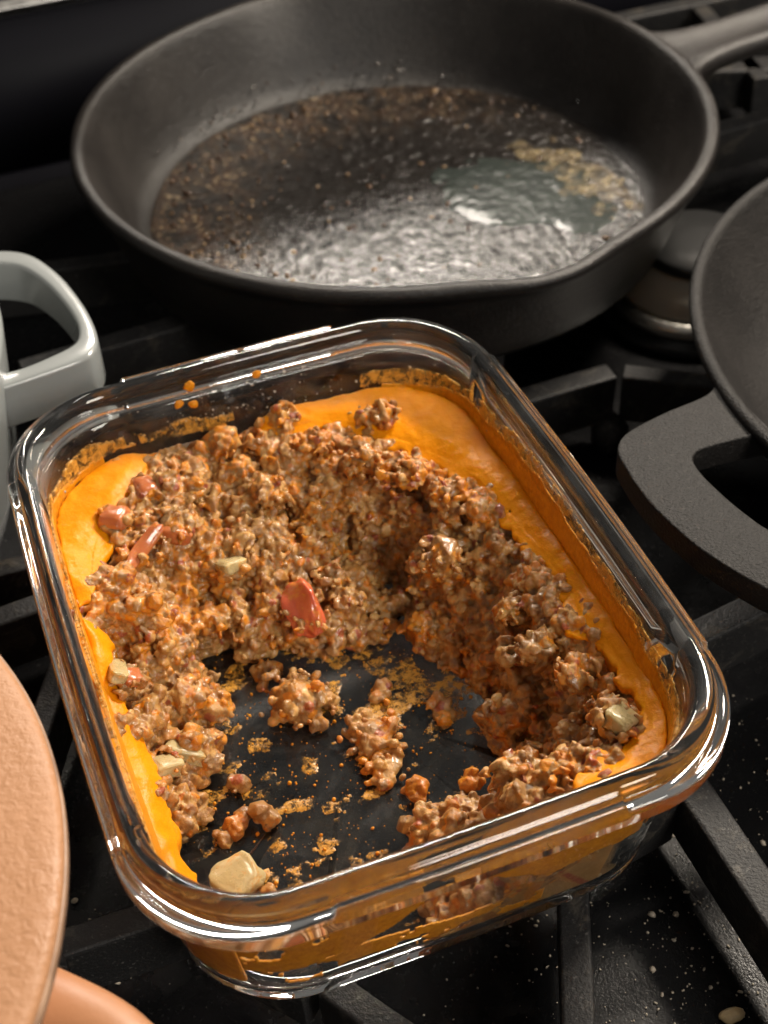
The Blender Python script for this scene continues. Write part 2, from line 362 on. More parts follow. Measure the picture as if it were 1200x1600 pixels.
# burner between the skillet and the right pan
bu = empty('gas_burner', (0.2260, 0.1830, CZ)); tag(bu, 'small gas burner with pale ring between the skillet and the right pan', 'burner')
lathe_obj('base', [(0.0415, 0.0005), (0.0415, 0.004), (0.0385, 0.0065), (0.0378, 0.0070)], MAT['cap'], bu)
lathe_obj('ring', [(0.0375, 0.0072), (0.0385, 0.0095), (0.0372, 0.0128), (0.0350, 0.0140)], MAT['alu'], bu)
lathe_obj('head', [(0.0335, 0.0142), (0.0340, 0.0160), (0.0250, 0.0275), (0.0235, 0.0282)], MAT['ceramic'], bu)
lathe_obj('cap', [(0.0225, 0.0284), (0.0245, 0.0294), (0.0247, 0.0322), (0.0230, 0.0345), (0.008, 0.0350)], MAT['cap'], bu)

# ------------------------------------------------------------------ skillet
SK = (0.1157, 0.2562); HA = R(2)
sk = empty('cast_iron_skillet', (SK[0], SK[1], 0)); tag(sk, 'large black cast iron skillet with greasy burnt residue behind the glass container', 'skillet')
prof = [(0.0, 0.0055), (0.05, 0.0055), (0.095, 0.0056), (0.106, 0.0062), (0.1105, 0.0085), (0.1135, 0.0125), (0.117, 0.020), (0.1215, 0.032), (0.1262, 0.0445), (0.1278, 0.0483), (0.1290, 0.0498), (0.1305, 0.0503), (0.1322, 0.0500), (0.1334, 0.0490), (0.1337, 0.0470), (0.1330, 0.0445), (0.1318, 0.0435), (0.1300, 0.040), (0.1262, 0.030), (0.1215, 0.016), (0.1180, 0.006), (0.1150, 0.002), (0.110, 0.0004), (0.0, 0.0004)]
th = np.linspace(0, 2*math.pi, 240, endpoint=False)
rings = []
for r, z in prof:
    wgt = max(0.0, (z-0.018)/0.032)**1.5 if r > 0.112 else 0.0
    b = np.zeros_like(th)
    for a0 in (HA-R(88), HA+R(92)):
        dd = (th-a0+math.pi) % (2*math.pi)-math.pi
        b += np.exp(-(np.abs(dd)/0.17)**2.4)
    rr = max(r, 1e-4)*1.009+0.0050*wgt*b; zz = z-0.0012*wgt*b
    rings.append(np.stack([rr*np.cos(th), rr*np.sin(th), zz], 1))
V, F = loft(rings); o = mesh('body', V, F, MAT['iron'], sk); fix_normals(o)
# handle with a grooved top
def skillet_handle():
    xs = [0.1318, 0.1330, 0.137, 0.144, 0.155, 0.17, 0.19, 0.215, 0.235, 0.247, 0.252]
    ws = [0.033, 0.029, 0.0225, 0.018, 0.0155, 0.0145, 0.0155, 0.0175, 0.0175, 0.013, 0.006]
    hs = [0.010, 0.011, 0.012, 0.0125, 0.0125, 0.012, 0.012, 0.012, 0.012, 0.012, 0.011]
    rings = []
    for k, (x, w, h) in enumerate(zip(xs, ws, hs)):
        g_ = 0.0 if k < 2 else (0.0035 if k < 10 else 0.001)
        top = 0.0475+0.008*max(0, (x-0.135)/0.11)
        pr = [(-1, -0.35), (-0.98, 0.55), (-0.86, 0.92), (-0.7, 1.0), (-0.52, 0.93), (-0.3, 1-g_/h*1.1), (0, 1-g_/h*1.4), (0.3, 1-g_/h*1.1), (0.52, 0.93), (0.7, 1.0), (0.86, 0.92), (0.98, 0.55), (1, -0.35), (0.6, -0.9), (0, -1), (-0.6, -0.9)]
        rings.append(np.array([[x, w*u, top-h/2+v*h/2] for u, v in pr]))
    V, F = loft(rings, True, True, True)
    c, s = math.cos(HA), math.sin(HA)
    V = np.stack([V[:, 0]*c-V[:, 1]*s, V[:, 0]*s+V[:, 1]*c, V[:, 2]], 1)
    o = mesh('handle', V, F, MAT['iron'], sk); fix_normals(o)
    m = o.modifiers.new('sub', 'SUBSURF'); m.levels = 2; m.render_levels = 2
skillet_handle()
# grease, cloudy liquid, foam and browned bits on the skillet floor
gr = empty('pan_residue', (SK[0], SK[1], 0.0065)); tag(gr, 'dark oily cooking residue with browned bits on the skillet floor', 'grease')
def masked_sheet(name, mask, x0, x1, y0, y1, step, z0, hfun, mat, parent=None):
    nx = int((x1-x0)/step)+1; ny = int((y1-y0)/step)+1
    X, Y = np.meshgrid(np.linspace(x0, x1, nx), np.linspace(y0, y1, ny))
    P = np.stack([X.ravel(), Y.ravel(), np.zeros(X.size)], 1)
    m = mask(P).reshape(ny, nx); Hh = hfun(P).reshape(ny, nx)
    # thickness falls to nothing at the rim of the patch
    top = z0+Hh*np.clip(m/0.25, 0.0, 1.0)
    cell = (m[:-1, :-1] > 0) | (m[1:, :-1] > 0) | (m[:-1, 1:] > 0) | (m[1:, 1:] > 0)
    V = np.stack([X.ravel(), Y.ravel(), np.where(m > 0, top, z0-0.0002).ravel()], 1)
    J, I = np.nonzero(cell)
    F = np.stack([J*nx+I, J*nx+I+1, (J+1)*nx+I+1, (J+1)*nx+I], 1)
    used = np.unique(F); mp = np.zeros(len(V), int); mp[used] = np.arange(len(used))
    return mesh(name, V[used], mp[F], mat, parent)
def disc_mask(P):
    r = np.hypot(P[:, 0], P[:, 1]); return (0.1085+0.0012*fbm(P, 0.02, 3)-r)/0.004
masked_sheet('oil', disc_mask, -0.112, 0.112, -0.112, 0.112, 0.0011, 0.0, lambda P: 0.0006+0.0006*np.abs(fbm(P, 0.006, 5, 3)), MAT['grease'], gr)
def pool_mask(P):
    q = P-np.array([0.052, -0.020, 0]); d = np.hypot((q[:, 0]+0.3*q[:, 1])/0.034, (q[:, 1]-0.2*q[:, 0])/0.036)
    return 1.0-d+0.45*fbm(P, 0.02, 9, 4)
masked_sheet('cloudy_liquid', pool_mask, 0.0, 0.108, -0.09, 0.06, 0.0012, 0.0006, lambda P: 0.0008+0.0003*np.abs(fbm(P, 0.006, 5, 3)), MAT['pool'], gr)
def foam_mask(P):
    q = P-np.array([0.080, -0.016, 0]); d = np.hypot((q[:, 0]+0.15*q[:, 1])/0.0095, (q[:, 1])/0.027)
    return 1.35-d+0.75*fbm(P, 0.008, 12, 4)
masked_sheet('foam', foam_mask, 0.05, 0.105, -0.07, 0.03, 0.0008, 0.0012, lambda P: 0.0007+0.0004*fbm(P, 0.003, 2), MAT['foam'], gr)
# tan bits, thick along the back and the left
n = 2600
ang = rng.uniform(0, 2*math.pi, n); rad = 0.104*np.sqrt(rng.uniform(0.0, 1, n))
C = np.stack([rad*np.cos(ang), rad*np.sin(ang), np.full(n, 0.0012)], 1)
edge = np.clip((rad-0.055)/0.045, 0, 1)*np.clip(0.5-0.75*np.cos(ang-R(130+180)), 0, 1)
keep = rng.uniform(0, 1, n) < np.clip(edge*(0.55+0.9*fbm(C, 0.02, 21)), 0, 1)+0.05
C = C[keep]
V, F = blobs(C, np.clip(rng.lognormal(math.log(0.0008), 0.45, len(C)), 0.0004, 0.0022), ICO1, 0.4, 0.1); V[:, 2] = 0.0004+(V[:, 2]-0.0004)*0.7
o = mesh('browned_bits', V, F, MAT['fond'], gr); o['kind'] = 'stuff'
# beads of fat clinging to the far wall foot
a_ = R(90)+rng.normal(0, 0.55, 60); rr_ = rng.uniform(0.1095, 0.1150, 60)
C = np.stack([rr_*np.cos(a_), rr_*np.sin(a_), 0.0025+(rr_-0.1095)*1.6], 1)
V, F = blobs(C, rng.uniform(0.0004, 0.0009, 60), ICO2, 0.1, 0.02)
o = mesh('oil_beads', V, F, MAT['grease'], gr); o['kind'] = 'stuff'

# ------------------------------------------------------------------ right-hand iron pan with loop handle
RP = (0.2770, 0.0215)
rp = empty('iron_pan', (RP[0], RP[1], 0)); tag(rp, 'black cast iron pan with flat loop handle at the right edge', 'pan')
prof = [(0.0, 0.0062), (0.06, 0.0064), (0.085, 0.0085), (0.102, 0.0150), (0.115, 0.0270), (0.1245, 0.0400), (0.1290, 0.0468), (0.1302, 0.0484), (0.1318, 0.0490), (0.1335, 0.0484), (0.1342, 0.0470), (0.1338, 0.0450), (0.1295, 0.038), (0.120, 0.0245), (0.107, 0.0110), (0.090, 0.0035), (0.080, 0.0006), (0.0, 0.0006)]
V, F = loft(lathe([(max(r, 1e-4), z) for r, z in prof], 200)); o = mesh('body', V, F, MAT['iron_matte'], rp); fix_normals(o)
def loop_handle(parent, outer, hole, z0, z1, mat, bev):
    """flat handle: outer outline with a hole, both open towards the pan wall (bridged as one strip)"""
    bm = bmesh.new()
    n = len(outer)
    a = [bm.verts.new((x, y, z1)) for x, y in outer]; b = [bm.verts.new((x, y, z1)) for x, y in hole]
    for k in range(n-1): bm.faces.new((a[k], a[k+1], b[k+1], b[k]))
    bmesh.ops.recalc_face_normals(bm, faces=bm.faces)
    r = bmesh.ops.extrude_face_region(bm, geom=bm.faces[:])
    for v in r['geom']:
        if isinstance(v, bmesh.types.BMVert): v.co.z = z0
    o = from_bm('handle', bm, mat, parent)
    m = o.modifiers.new('bevel', 'BEVEL'); m.width = bev; m.segments = 4; m.limit_method = 'ANGLE'; m.angle_limit = R(55)
    return o
def spline(pts, per=8):
    P = np.array(pts, float); P = np.vstack([2*P[0]-P[1], P, 2*P[-1]-P[-2]]); out = []
    for i in range(1, len(P)-2):
        for k in range(per):
            t_ = k/per
            out.append(0.5*((2*P[i])+(-P[i-1]+P[i+1])*t_+(2*P[i-1]-5*P[i]+4*P[i+1]-P[i+2])*t_**2+(-P[i-1]+3*P[i]-3*P[i+1]+P[i+2])*t_**3))
    out.append(P[-2]); return np.array(out)
half_o = [(148, 46.5), (140, 41.5), (124, 39), (112, 36.2), (105.5, 33.2), (101.6, 28), (100.2, 20), (99.5, 10), (99.8, 0)]
half_h = [(150, 17), (145, 17.8), (138, 18.6), (130, 19), (124, 18.6), (120.6, 15.5), (119.8, 9), (120.2, 3), (120.8, -2)]
ax = np.array([99.8-277, -8.0-21.5]); ax /= np.linalg.norm(ax); pe = np.array([-ax[1], ax[0]])
def mirror(pts):
    P = np.array(pts)-np.array([277, 21.5]); u_, v_ = P@ax, P@pe
    return (np.array([277, 21.5])+np.outer(u_, ax)-np.outer(v_, pe))
O_ = np.vstack([half_o, mirror(half_o)[::-1]]); H_ = np.vstack([half_h, mirror(half_h)[::-1]])
O_ = (spline(O_)-np.array([277, 21.5]))/1000; H_ = (spline(H_)-np.array([277, 21.5]))/1000
loop_handle(rp, O_, H_, 0.0365, 0.0460, MAT['iron_matte'], 0.0026)

# ------------------------------------------------------------------ grey enamel pot
PT = (-0.176, 0.152)
pt = empty('enamel_pot', (PT[0], PT[1], 0)); tag(pt, 'pale grey enamel pot with loop handle at the left edge', 'pot')
prof = [(0.0, 0.008), (0.09, 0.008), (0.099, 0.012), (0.104, 0.025), (0.1075, 0.070), (0.1085, 0.0722), (0.1105, 0.0726), (0.1125, 0.0715), (0.1130, 0.069), (0.1110, 0.052), (0.1075, 0.022), (0.1020, 0.007), (0.0930, 0.0012), (0.0, 0.0008)]
V, F = loft(lathe([(max(r, 1e-4), z) for r, z in prof], 160)); o = mesh('body', V, F, MAT['enamel'], pt); fix_normals(o)
def tl(pts): return (spline(pts, 6)-np.array([-176, 152]))/1000
outer = tl([(-72, 119), (-60, 120.5), (-44, 123.2), (-38.5, 126.5), (-35.6, 134), (-35.2, 146), (-36.6, 160), (-40, 177), (-46, 192), (-54, 199.5), (-66, 203), (-84, 205)])
hole = tl([(-72, 127.5), (-62, 127.5), (-52, 130.0), (-44.5, 133.0), (-41.4, 137.5), (-40.4, 146), (-42.0, 159), (-45.4, 173), (-50.5, 185), (-56.5, 191), (-66, 195.5), (-82, 198)])
loop_handle(pt, outer, hole, 0.043, 0.060, MAT['enamel'], 0.0026)

# ------------------------------------------------------------------ peach pan and its lid
LD = (-0.2015, -0.053)
pp = empty('peach_pan', (LD[0], LD[1], 0)); tag(pp, 'peach coated pan with smooth handle stub under its lid', 'pan')
prof = [(0.0, 0.006), (0.085, 0.006), (0.098, 0.012), (0.104, 0.03), (0.1085, 0.075), (0.1095, 0.0765), (0.111, 0.075), (0.1090, 0.05), (0.104, 0.018), (0.094, 0.003), (0.085, 0.0008), (0.0, 0.0006)]
V, F = loft(lathe([(max(r, 1e-4), z) for r, z in prof], 160)); o = mesh('body', V, F, MAT['peach_smooth'], pp); fix_normals(o)
def peach_handle():
    # a tongue leaving the wall towards the lower right, its end rounded
    path = np.array([(-112, -80, 50), (-105, -86, 51), (-98, -91, 51.5), (-91, -96.5, 51), (-85, -103, 50), (-81, -112, 48), (-78, -124, 45)], float)
    w = [14, 11.5, 9.5, 8.4, 8.0, 7.8, 6.5]
    rings = []
    for k in range(len(path)):
        d = path[min(k+1, len(path)-1)]-path[max(k-1, 0)]; d /= np.linalg.norm(d); nrm = np.array([-d[1], d[0], 0]); nrm /= np.linalg.norm(nrm)
        rings.append(np.array([path[k]+nrm*w[k]*math.cos(a)+np.array([0, 0, 6.0*math.sin(a)*(1 if math.sin(a) > 0 else 0.9)]) for a in np.linspace(0, 2*math.pi, 16, endpoint=False)])/1000-np.array([LD[0], LD[1], 0]))
    V, F = loft(rings, True, True, True); o = mesh('handle', V, F, MAT['peach_smooth'], pp); fix_normals(o)
    m = o.modifiers.new('sub', 'SUBSURF'); m.levels = 2; m.render_levels = 2
peach_handle()
lid = empty('round_lid', (LD[0], LD[1], 0.0775)); tag(lid, 'peach textured round lid on the pan at the lower left', 'lid')
prof = [(0.0, 0.0112), (0.03, 0.0110), (0.07, 0.0102), (0.100, 0.0090), (0.1140, 0.0079), (0.1172, 0.0073), (0.1186, 0.0066), (0.1189, 0.0056), (0.1190, 0.0012), (0.1183, 0.0004), (0.1165, 0.0001), (0.114, 0.0003), (0.112, 0.0043), (0.07, 0.0062), (0.0, 0.0070)]
V, F = loft(lathe([(max(r, 1e-4), z) for r, z in prof], 200)); o = mesh('cover', V, F, MAT['peach'], lid); fix_normals(o)
def band(name, prof, mat, parent, n=200):
    V, F = loft(lathe(prof, n), closed_profile=True); o = mesh(name, V, F, mat, parent); fix_normals(o); return o
t = NT('worn_lid_edge'); t.set(Base_Color=t.ramp(t.noise(90, 4), [(0.35, (0.20, 0.115, 0.07)), (0.65, (0.40, 0.25, 0.16))]), Roughness=0.4); MAT['edge'] = t.m
band('edge_band', [(0.1186, 0.0020), (0.11945, 0.0022), (0.11945, 0.0050), (0.1186, 0.0053)], MAT['edge'], lid)
lathe_obj('knob', [(0.012, 0.0113), (0.010, 0.019), (0.016, 0.023), (0.018, 0.027), (0.016, 0.031), (0.004, 0.0325)], MAT['peach_smooth'], lid, 48)

# ------------------------------------------------------------------ glass container
HZ = 0.068
def outline(hx, hy, r, bx, by, locks=False):
    """bowed rounded rectangle; the same sample count for every call"""
    def side(n, lo, hi, marks):
        s = list(np.linspace(lo, hi, n))
        return s
    pts = []; fl = []
    dens = np.sort(np.concatenate([np.linspace(-1, 1, 56)]))
    cx, cy = hx-r, hy-r
    def warp_s(s, half, lock):      # spread samples so that the step of the lock ridge is crisp
        return s*half
    for sidx in range(4):
        half, lock = ((cy, 0.066), (cx, 0.036))[sidx % 2]
        extra = np.array([-lock-0.0011, -lock-0.0004, -lock+0.0004, -lock+0.0011, lock-0.0011, lock-0.0004, lock+0.0004, lock+0.0011])
        reg = np.linspace(-half, half, 44)
        keepm = np.min(np.abs(reg[:, None]-extra[None]), axis=1).argsort()
        reg = np.sort(np.concatenate([np.delete(reg, keepm[:8]), np.clip(extra, -half, half)]))
        for q in reg:
            pts.append(((hx, q), (-q, hy), (-hx, -q), (q, -hy))[sidx]); fl.append(1.0 if abs(q) < lock else 0.0)
        c0 = ((cx, cy), (-cx, cy), (-cx, -cy), (cx, -cy))[sidx]
        for a in np.linspace(0, math.pi/2, 26)[1:-1]:
            pts.append((c0[0]+r*math.cos(a+sidx*math.pi/2), c0[1]+r*math.sin(a+sidx*math.pi/2))); fl.append(0.0)
    P = np.array(pts); fl = np.array(fl)
    x, y = P[:, 0].copy(), P[:, 1].copy()
    P[:, 0] -= bx*(y/hy)**2*(x/hx); P[:, 1] -= by*(x/hx)**2*(y/hy)
    return P, fl
def half_in(z):      # inner wall half sizes, corner radius, at height z
    k = np.clip((np.asarray(z, float)-0.006)/0.058, 0, 1)
    return 0.0635+0.0060*k, 0.0820+0.0100*k, 0.025+0.003*k
BX, BY = 0.0026, 0.0013
FX, FY = 0.0775, 0.1014
prof = []          # (hx, hy, r, z, lock lift)
def P_(hx, hy, r, z, lift=0.0, dx=0.0): prof.append((hx+dx, hy+dx, r, z, lift))
f0 = 0.006
# inner floor to inner wall
for k in (0.15, 0.5, 0.8): P_(0.0635*k, 0.0825*k, 0.025*k, f0)
for a in np.linspace(0, math.pi/2, 8):
    q = 0.0075; hx, hy, r = half_in(f0+q)
    P_(hx-q+q*math.sin(a), hy-q+q*math.sin(a), r-q*0.6*(1-math.sin(a)), f0+q-q*math.cos(a))
for z in np.linspace(0.019, 0.0605, 7):
    hx, hy, r = half_in(z); P_(hx, hy, r, z)
hx, hy, r = half_in(0.0625)
P_(hx+0.0001, hy+0.0001, r, 0.0640); P_(hx+0.0005, hy+0.0005, r, 0.0660); P_(hx+0.0012, hy+0.0012, r, 0.0674); P_(hx+0.0022, hy+0.0022, r+.001, HZ)
P_(hx+0.0036, hy+0.0040, r+.002, HZ); P_(hx+0.0047, hy+0.0052, r+.002, HZ-0.0007); P_(hx+0.0051, hy+0.0057, r+.003, HZ-0.0018, 0.0008); P_(hx+0.0053, hy+0.0060, r+.003, HZ-0.0030, 0.0014)
P_(hx+0.0058, hy+0.0066, r+.003, HZ-0.0036, 0.0018)
P_(FX-0.0013, FY-0.0014, 0.0325, HZ-0.0037, 0.0018); P_(FX-0.0004, FY-0.0004, 0.033, HZ-0.0041, 0.0016); P_(FX, FY, 0.033, HZ-0.0052, 0.0012)
P_(FX, FY, 0.033, HZ-0.0090); P_(FX-0.0005, FY-0.0005, 0.0328, HZ-0.0101); P_(FX-0.0018, FY-0.0019, 0.0322, HZ-0.0106)
wt = 0.0036
hx, hy, r = half_in(HZ-0.011); P_(hx+wt+0.0008, hy+wt+0.0008, r+.003, HZ-0.0108); P_(hx+wt+0.0001, hy+wt+0.0001, r+.003, HZ-0.0118)
for z in np.linspace(0.052, 0.012, 6):
    hx, hy, r = half_in(z); P_(hx+wt, hy+wt, r+.003, z)
for a in np.linspace(0, math.pi/2, 7):
    q = 0.0085; hx, hy, r = half_in(q); hx += wt; hy += wt; r += .003
    P_(hx-q+q*math.cos(a), hy-q+q*math.cos(a), r-q*0.6*(1-math.cos(a)), 0.0003+q-q*math.sin(a))
P_(0.054, 0.0735, 0.018, 0.0004); P_(0.0525, 0.072, 0.018, 0.0013); P_(0.035, 0.048, 0.012, 0.0013); P_(0.01, 0.013, 0.004, 0.0013)
rings = []
for hx, hy, r, z, lift in prof:
    sc = min(1.0, hx/0.06); Q, fl = outline(hx, hy, r, BX*sc, BY*sc)
    rings.append(np.stack([Q[:, 0], Q[:, 1], z+lift*fl], 1))
V, F = loft(rings, True, True, True)
gc = mesh('glass_container', V, F, MAT['glass']); fix_normals(gc)
tag(gc, 'rectangular clear glass food container with thick locking rim, half full of chilli', 'container')

def inner_sd(P, z, off=0.0):
    """signed distance (m) to the inner glass wall at height z, and its outward normal in plan"""
    hx, hy, r = half_in(z)
    x, y = P[:, 0], P[:, 1]
    X = hx-off-BX*(y/hy)**2; Y = hy-off-BY*(x/hx)**2
    # foot rounding of the inner wall
    k = np.clip((0.0135-z)/0.0075, 0, 1); ins = 0.0075*(1-np.sqrt(np.clip(1-k*k, 0, 1)))
    X = X-ins; Y = Y-ins
    qx = np.abs(x)-X+r; qy = np.abs(y)-Y+r
    ex, ey = np.maximum(qx, 0), np.maximum(qy, 0); l = np.hypot(ex, ey)
    d = l+np.minimum(np.maximum(qx, qy), 0)-r
    inx = (qx > qy).astype(float)
    nx = np.where(l > 1e-9, ex/np.maximum(l, 1e-9), inx)*np.sign(x); ny = np.where(l > 1e-9, ey/np.maximum(l, 1e-9), 1-inx)*np.sign(y)
    return d, nx, ny
def press_in(P, off):
    d, nx, ny = inner_sd(P, P[:, 2], off); k = np.maximum(d, 0)
    P = P.copy(); P[:, 0] -= nx*k; P[:, 1] -= ny*k; P[:, 2] = np.maximum(P[:, 2], f0+0.0003)
    return P
def remeshed(name, V, F, voxel, smooth_it=2, smooth_f=0.5):
    o = mesh(name+'_raw', V, F)
    m = o.modifiers.new('r', 'REMESH'); m.mode = 'VOXEL'; m.voxel_size = voxel; m.use_smooth_shade = True
    if smooth_it:
        s = o.modifiers.new('s', 'SMOOTH'); s.iterations = smooth_it; s.factor = smooth_f
    dg = bpy.context.evaluated_depsgraph_get()
    me = bpy.data.meshes.new_from_object(o.evaluated_get(dg)); me.name = name
    old = o.data; bpy.data.objects.remove(o); bpy.data.meshes.remove(old)
    me.polygons.foreach_set('use_smooth', np.ones(len(me.polygons), dtype=bool))
    return me
def get_co(me):
    a = np.empty(len(me.vertices)*3, dtype=np.float32); me.vertices.foreach_get('co', a); return a.reshape(-1, 3).astype(float)
def set_co(me, P): me.vertices.foreach_set('co', P.astype(np.float32).ravel()); me.update()
def paint(me, C, colr):
    """nearest crumb gives each vertex its colour"""
    kd = kdtree.KDTree(len(C))
    for i, c in enumerate(C): kd.insert(c, i)
    kd.balance()
    P = get_co(me); idx = np.fromiter((kd.find(p)[1] for p in P.tolist()), dtype=np.int64, count=len(P))
    at = me.color_attributes.new('crumb', 'FLOAT_COLOR', 'POINT'); at.data.foreach_set('color', colr[idx].astype(np.float32).ravel())
BROWN = np.array([(0.41, 0.203, 0.052), (0.47, 0.250, 0.072), (0.36, 0.166, 0.038), (0.52, 0.295, 0.098), (0.40, 0.178, 0.046), (0.29, 0.122, 0.027), (0.31, 0.165, 0.058)])
ORANGE = np.array([(0.62, 0.22, 0.008), (0.55, 0.17, 0.006), (0.48, 0.17, 0.02)])
RED = np.array([(0.36, 0.085, 0.03), (0.30, 0.07, 0.03)])
def crumb_colours(C, orange=0.10, red=0.03):
    n = len(C); col = BROWN[rng.integers(0, len(BROWN), n)]*rng.uniform(0.8, 1.2, (n, 1))
    reg = 0.5+0.5*np.clip(fbm(C, 0.02, 55), -1, 1)
    u = rng.uniform(0, 1, n)
    po = np.clip(orange*2*reg+(C[:, 2] > 0.0405)*0.16, 0, 1)
    isO = u < po; isR = (u >= po) & (u < po+red)
    col[isO] = ORANGE[rng.integers(0, 3, isO.sum())]; col[isR] = RED[rng.integers(0, 2, isR.sum())]
    return np.c_[np.clip(col, 0, 1), reg]

# ------------------------------------------------------------------ the chilli
ch = empty('chilli', (0, 0, f0)); tag(ch, 'mass of crumbly brown minced meat chilli with set orange fat in the glass container', 'food')
CTL = [(-61, 36, 42), (-61, 23, 36), (-60, 9, 28), (-59, -5, 22), (-58, -17, 15), (-57, -25, 8), (-34, 27, 8), (-34, 10, 6.5), (-40, -5, 6.5), (-49, -14, 6.5), (-47, 14, 22), (-48, 1, 14), (-51, 51, 45), (-39, 62, 44), (-20, 82, 44), (-42, 38, 40), (-50, 30, 38), (-16, 61, 36), (-31, 47, 32), (-39, 34, 26), (-29, 36, 20), (-21, 35, 26), (-10, 50, 30), (6, 64, 36), (1, 82, 42), (-10, 88, 44), (17, 76, 44), (-13, 26, 14), (-1, 18, 12), (-28, 32, 9), (-5, 35, 22), (10, 26, 16), (18, 22, 8), (18, 36, 18), (26, 36, 14), (26, 25, 8), (17, 55, 34), (28, 59, 43), (33, 52, 30), (37, 41, 22), (33, 26, 12), (39, 18, 26), (43, 24, 32), (34, 54, 45), (46, 36, 45), (53, 24, 45), (56, 6, 44), (58, -10, 42), (29, 12, 8), (34, 2, 16), (43, -6, 26), (49, -9, 32), (55, -25, 40), (31, -14, 8), (39, -23, 18), (49, -31, 28), (56, -36, 38), (58, -53, 42), (34, -35, 8), (41, -39, 18), (49, -47, 26), (52, -58, 38), (57, -61, 44), (40, -67, 38), (31, -60, 32), (23, -51, 16), (23, -66, 26), (31, -72, 36), (15, -43, 7), (0, -52, 10), (5, -57, 16), (10, -64, 20), (-28, 0, 3), (-26, -25, 3), (-10, -32, 3), (-5, -45, 3), (-49, -38, 3), (-35, -50, 3), (12, -24, 3), (21, -28, 3), (30, -25, 3), (24, -17, 3), (15, 8, 3), (0, 12, 3), (-18, 20, 3), (-27, 18, 3), (-18, -55, 3), (-57, -34, 2),
       # under the set fat, along the walls
       (66, 0, 44), (66, 40, 44.5), (64, 70, 44.5), (40, 84, 44.5), (20, 88, 44.5), (66, -40, 44), (66, -70, 42), (50, -83, 40), (30, -84, 36), (15, -82, 26), (2, -82, 14), (-8, -80, 4), (-30, -80, 3), (-52, -76, 3), (-62, -55, 3), (-62, 60, 45), (-60, 80, 45), (-40, 86, 45), (-66, 20, 38), (-66, 0, 30), (-66, -20, 18), (-64, -40, 6), (50, 55, 44.5), (50, 72, 44.5)]
CTL = np.array(CTL, float)
def tps_fit(C):
    P = C[:, :2]; d = np.linalg.norm(P[:, None]-P[None], axis=2); K = np.where(d > 0, d*d*np.log(np.maximum(d, 1e-9)), 0)
    n = len(C); A = np.zeros((n+3, n+3)); A[:n, :n] = K+np.eye(n)*60.0; A[:n, n] = 1; A[:n, n+1:] = P; A[n, :n] = 1; A[n+1:, :n] = P.T
    return np.linalg.solve(A, np.concatenate([C[:, 2], [0, 0, 0]]))
TW = tps_fit(CTL)
def hgt(P):      # metres in, metres out
    q = np.asarray(P)[:, :2]*1000; d = np.linalg.norm(q[:, None]-CTL[None, :, :2], axis=2)
    K = np.where(d > 0, d*d*np.log(np.maximum(d, 1e-9)), 0)
    return np.clip(K@TW[:len(CTL)]+TW[len(CTL)]+q@TW[len(CTL)+1:], 0, 44)/1000
st = 0.0009
xs = np.arange(-0.071, 0.0711, st); ys = np.arange(-0.092, 0.0921, st); nx, ny = len(xs), len(ys)
X, Y = np.meshgrid(xs, ys); P = np.stack([X.ravel(), Y.ravel()], 1)
h0 = np.concatenate([hgt(P[i:i+4000]) for i in range(0, len(P), 4000)])
P3 = np.c_[P, h0]
bill = np.abs(fbm(P3, 0.017, 4, 3))          # puffy lumps parted by creases
h = h0+0.0115*(bill-0.36)+0.0016*fbm(P3, 0.005, 8, 2)
for k in range(260):      # dark pits between the lumps
    i = rng.integers(len(P)); rp_ = rng.uniform(0.0016, 0.0042); d_ = np.hypot(P[:, 0]-P[i, 0], (P[:, 1]-P[i, 1])*rng.uniform(0.5, 1.0))
    h = h-rng.uniform(0.003, 0.010)*np.exp(-(d_/rp_)**2)
h = np.where(h0 < 0.0062, np.minimum(h, h0), h)
h = np.minimum(h, 0.0438+0.0014*fbm(P3, 0.006, 14, 2))
solid = (h > f0+0.0007).reshape(ny, nx)
d, _, _ = inner_sd(P, np.maximum(h, f0), 0.0); solid &= (d < 0.003).reshape(ny, nx)
top = np.c_[P, np.maximum(h, f0+0.0008)]; bot = np.c_[P, np.full(len(P), f0-0.0015)]
cell = solid[:-1, :-1] & solid[1:, :-1] & solid[:-1, 1:] & solid[1:, 1:]
J, I = np.nonzero(cell); a = J*nx+I; N = len(P)
F4 = [np.stack([a, a+1, a+nx+1, a+nx], 1), np.stack([a+N, a+nx+N, a+nx+1+N, a+1+N], 1)]
pc = np.pad(cell, 1)
for (dj, di, e0, e1) in ((-1, 0, 0, 1), (1, 0, nx+1, nx), (0, -1, nx, 0), (0, 1, 1, nx+1)):
    nb = pc[1+dj:pc.shape[0]-1+dj, 1+di:pc.shape[1]-1+di]
    J, I = np.nonzero(cell & ~nb); b = J*nx+I
    F4.append(np.stack([b+e0, b+e0+N, b+e1+N, b+e1], 1))
F4 = np.concatenate(F4); BV = np.concatenate([top, bot])
# the crumbs, scattered by true surface area
H2 = h.reshape(ny, nx); gy, gx = np.gradient(H2, st); area = np.sqrt(1+gx**2+gy**2).clip(1, 4)
pr = (solid*area).ravel(); pr = pr/pr.sum()
NG = 18000
ii = rng.choice(len(P), NG, p=pr)
jit = rng.uniform(-st/2, st/2, (NG, 2))
nrm = np.stack([-gx.ravel()[ii], -gy.ravel()[ii], np.ones(NG)], 1); nrm /= np.linalg.norm(nrm, axis=1, keepdims=True)
rad = np.clip(rng.lognormal(math.log(0.00088), 0.45, NG), 0.00045, 0.0026)
GC = np.c_[P[ii]+jit, h[ii]]+nrm*(rng.uniform(-0.5, 0.75, NG)*rad)[:, None]
